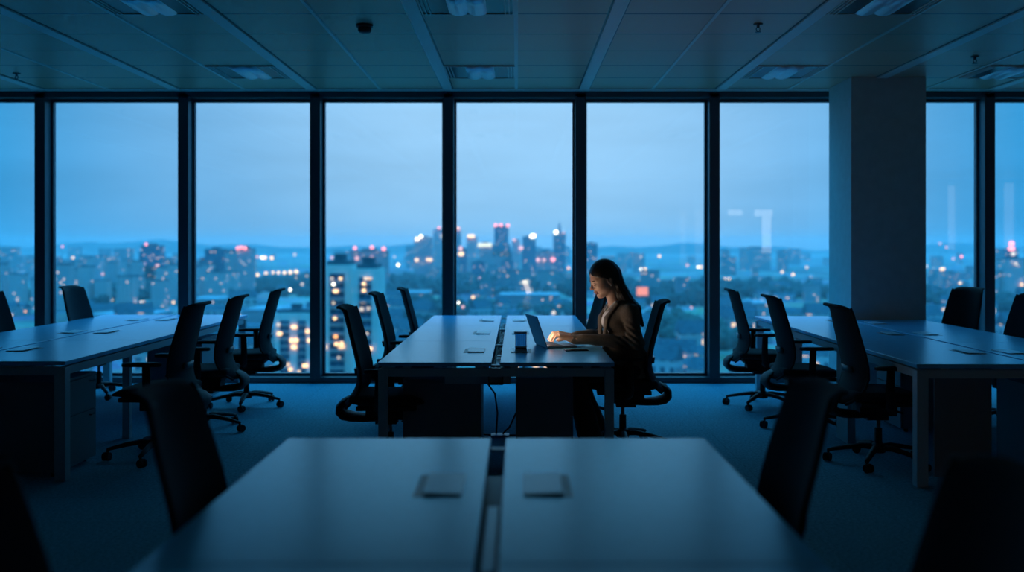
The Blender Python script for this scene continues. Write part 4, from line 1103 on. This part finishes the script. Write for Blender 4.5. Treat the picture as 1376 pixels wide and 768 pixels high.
for key, (cn, lb) in desc.items():
    t = thing('street_lamp', lb, 'lamp', (0, 0, GZ), 0, cn + ' lamps outside'); 
    MB().tube([(0, 0, 0), (0, 0, 1)], .02, 6).build('pole', 'pole', t)
    lamp_mesh(MB(), (0, 0, 0), 1.0).build('lamp_head', LC[key], t)
    LB[key] = (t, snapshot(t), [0])
for ln in lamps.replace('\n', '').split(';'):
    px, y, key, r = ln.split(); px = float(px); y = float(y); r = float(r)
    hgt = 10.0; D = (76.4-hgt)*F/max(y-HY, .1)
    if D > 2100: D = 2100
    z = EYE-(y-HY)*D/F; x = (px-CX)*D/F; hgt = z-GZ
    t, sn, used = LB[key]
    c = t if not used[0] else copy_tree(sn); used[0] = 1
    c.location = (x, D, GZ)
    for ch in kids(c):
        if ch.name.startswith('pole'): ch.scale = (D/900*6, D/900*6, hgt)
        else: rr = r*D/F*1.12; ch.location = (0, 0, hgt); ch.scale = (rr, rr, rr)

# ------------------------------------------------------------------ HAZE (thin air over the city)
hz = bpy.data.materials.new('city_haze'); nt, N, L = nodes(hz); N.remove(N['Principled BSDF'])
vs_ = N.new('ShaderNodeVolumeScatter'); vs_.inputs['Color'].default_value = (.97, .99, 1, 1); vs_.inputs['Density'].default_value = .000125; vs_.inputs['Anisotropy'].default_value = .5
L.new(vs_.outputs[0], N['Material Output'].inputs['Volume'])
o = MB().box(-8800, 120, GZ-1, 8800, 7000, 55).build('haze', hz); tag(o, 'thin blue evening haze hanging over the distant city', 'haze', kind='stuff')

# ------------------------------------------------------------------ WORLD
w = bpy.data.worlds.new('dusk_sky'); SC.world = w; w.use_nodes = True
nt = w.node_tree; N = nt.nodes; L = nt.links; bg = N['Background']
tc = N.new('ShaderNodeTexCoord'); sp = N.new('ShaderNodeSeparateXYZ'); L.new(tc.outputs['Generated'], sp.inputs[0])
def ramp(stops):
    c = N.new('ShaderNodeValToRGB'); e = c.color_ramp.elements
    while len(e) < len(stops): e.new(.5)
    for i, (p_, col) in enumerate(stops): e[i].position = p_; e[i].color = (*col, 1)
    L.new(mr.outputs[0], c.inputs[0]); return c
mr = N.new('ShaderNodeMapRange'); mr.inputs[1].default_value = -.2; mr.inputs[2].default_value = 1.0; L.new(sp.outputs['Z'], mr.inputs[0])
P_ = lambda z: (z+.2)/1.2
ce = ramp([(P_(-.2), (.05, .14, .24)), (P_(-.02), (.10, .28, .46)), (P_(.0), (.32, .62, .93)), (P_(.05), (.35, .66, 1.00)), (P_(.14), (.385, .70, 1.05)), (P_(.23), (.22, .85, 1.5)), (P_(.45), (.26, 1.25, 2.25)), (P_(.7), (.40, 2.6, 4.6)), (P_(1), (.4, 3.4, 6.0))])  # upper stops brighter and bluer than a dusk zenith, added to light the room
hl = N.new('ShaderNodeCombineXYZ'); L.new(sp.outputs['X'], hl.inputs[0]); L.new(sp.outputs['Y'], hl.inputs[1])
hn = N.new('ShaderNodeVectorMath'); hn.operation = 'NORMALIZE'; L.new(hl.outputs[0], hn.inputs[0])
dt = N.new('ShaderNodeVectorMath'); dt.operation = 'DOT_PRODUCT'; L.new(hn.outputs[0], dt.inputs[0]); dt.inputs[1].default_value = (-.01, 1, 0)
m2 = N.new('ShaderNodeMapRange'); m2.inputs[1].default_value = .85; m2.inputs[2].default_value = 1.0; L.new(dt.outputs['Value'], m2.inputs[0])
az = N.new('ShaderNodeValToRGB'); e = az.color_ramp.elements; e.new(.35); e.new(.72); e.new(.9)
for q, (p_, col) in enumerate([(0, (.10, .52, .76)), (.2, (.13, .54, .76)), (.40, (.29, .62, .80)), (.74, (.64, .80, .89)), (.97, (1, 1, 1))]):
    if q >= len(e): e.new(p_)
    e[q].position = p_; e[q].color = (*col, 1)
L.new(m2.outputs[0], az.inputs[0])
mx = N.new('ShaderNodeMix'); mx.data_type = 'RGBA'; mx.blend_type = 'MULTIPLY'; mx.inputs[0].default_value = 1; L.new(ce.outputs[0], mx.inputs[6]); L.new(az.outputs[0], mx.inputs[7])
mp = N.new('ShaderNodeMapping'); mp.inputs['Scale'].default_value = (1.5, 1.5, 9); L.new(tc.outputs['Generated'], mp.inputs[0])
nz = N.new('ShaderNodeTexNoise'); nz.inputs['Scale'].default_value = 3; nz.inputs['Detail'].default_value = 5; L.new(mp.outputs[0], nz.inputs['Vector'])
r3 = N.new('ShaderNodeMapRange'); r3.inputs[1].default_value = .35; r3.inputs[2].default_value = .7; r3.inputs[3].default_value = .93; r3.inputs[4].default_value = 1.06; L.new(nz.outputs['Fac'], r3.inputs[0])
sc_ = N.new('ShaderNodeVectorMath'); sc_.operation = 'SCALE'; L.new(mx.outputs[2], sc_.inputs[0]); L.new(r3.outputs[0], sc_.inputs['Scale'])
L.new(sc_.outputs[0], bg.inputs['Color']); bg.inputs['Strength'].default_value = 1.0

# ------------------------------------------------------------------ CAMERA / RENDER
cam = bpy.data.cameras.new('camera'); co = bpy.data.objects.new('camera', cam); C.objects.link(co); SC.camera = co
co.location = (0, 0, EYE); co.rotation_euler = (PI/2, 0, 0)
cam.sensor_width = 36; cam.lens = F/1376*36; cam.clip_start = .05; cam.clip_end = 20000
cam.shift_x = -(CX-688)/1376; cam.shift_y = -(384-HY)/1376
cam.dof.use_dof = True; cam.dof.focus_distance = 6.7; cam.dof.aperture_fstop = 1.1
vsx = SC.view_settings; vsx.view_transform = 'Standard'; vsx.look = 'None'; vsx.exposure = 0; vsx.gamma = 1; vsx.use_curve_mapping = False
cy = SC.cycles
cy.use_denoising = True; cy.max_bounces = 8; cy.diffuse_bounces = 4; cy.glossy_bounces = 4; cy.transparent_max_bounces = 12; cy.volume_bounces = 3
cy.sample_clamp_indirect = 4
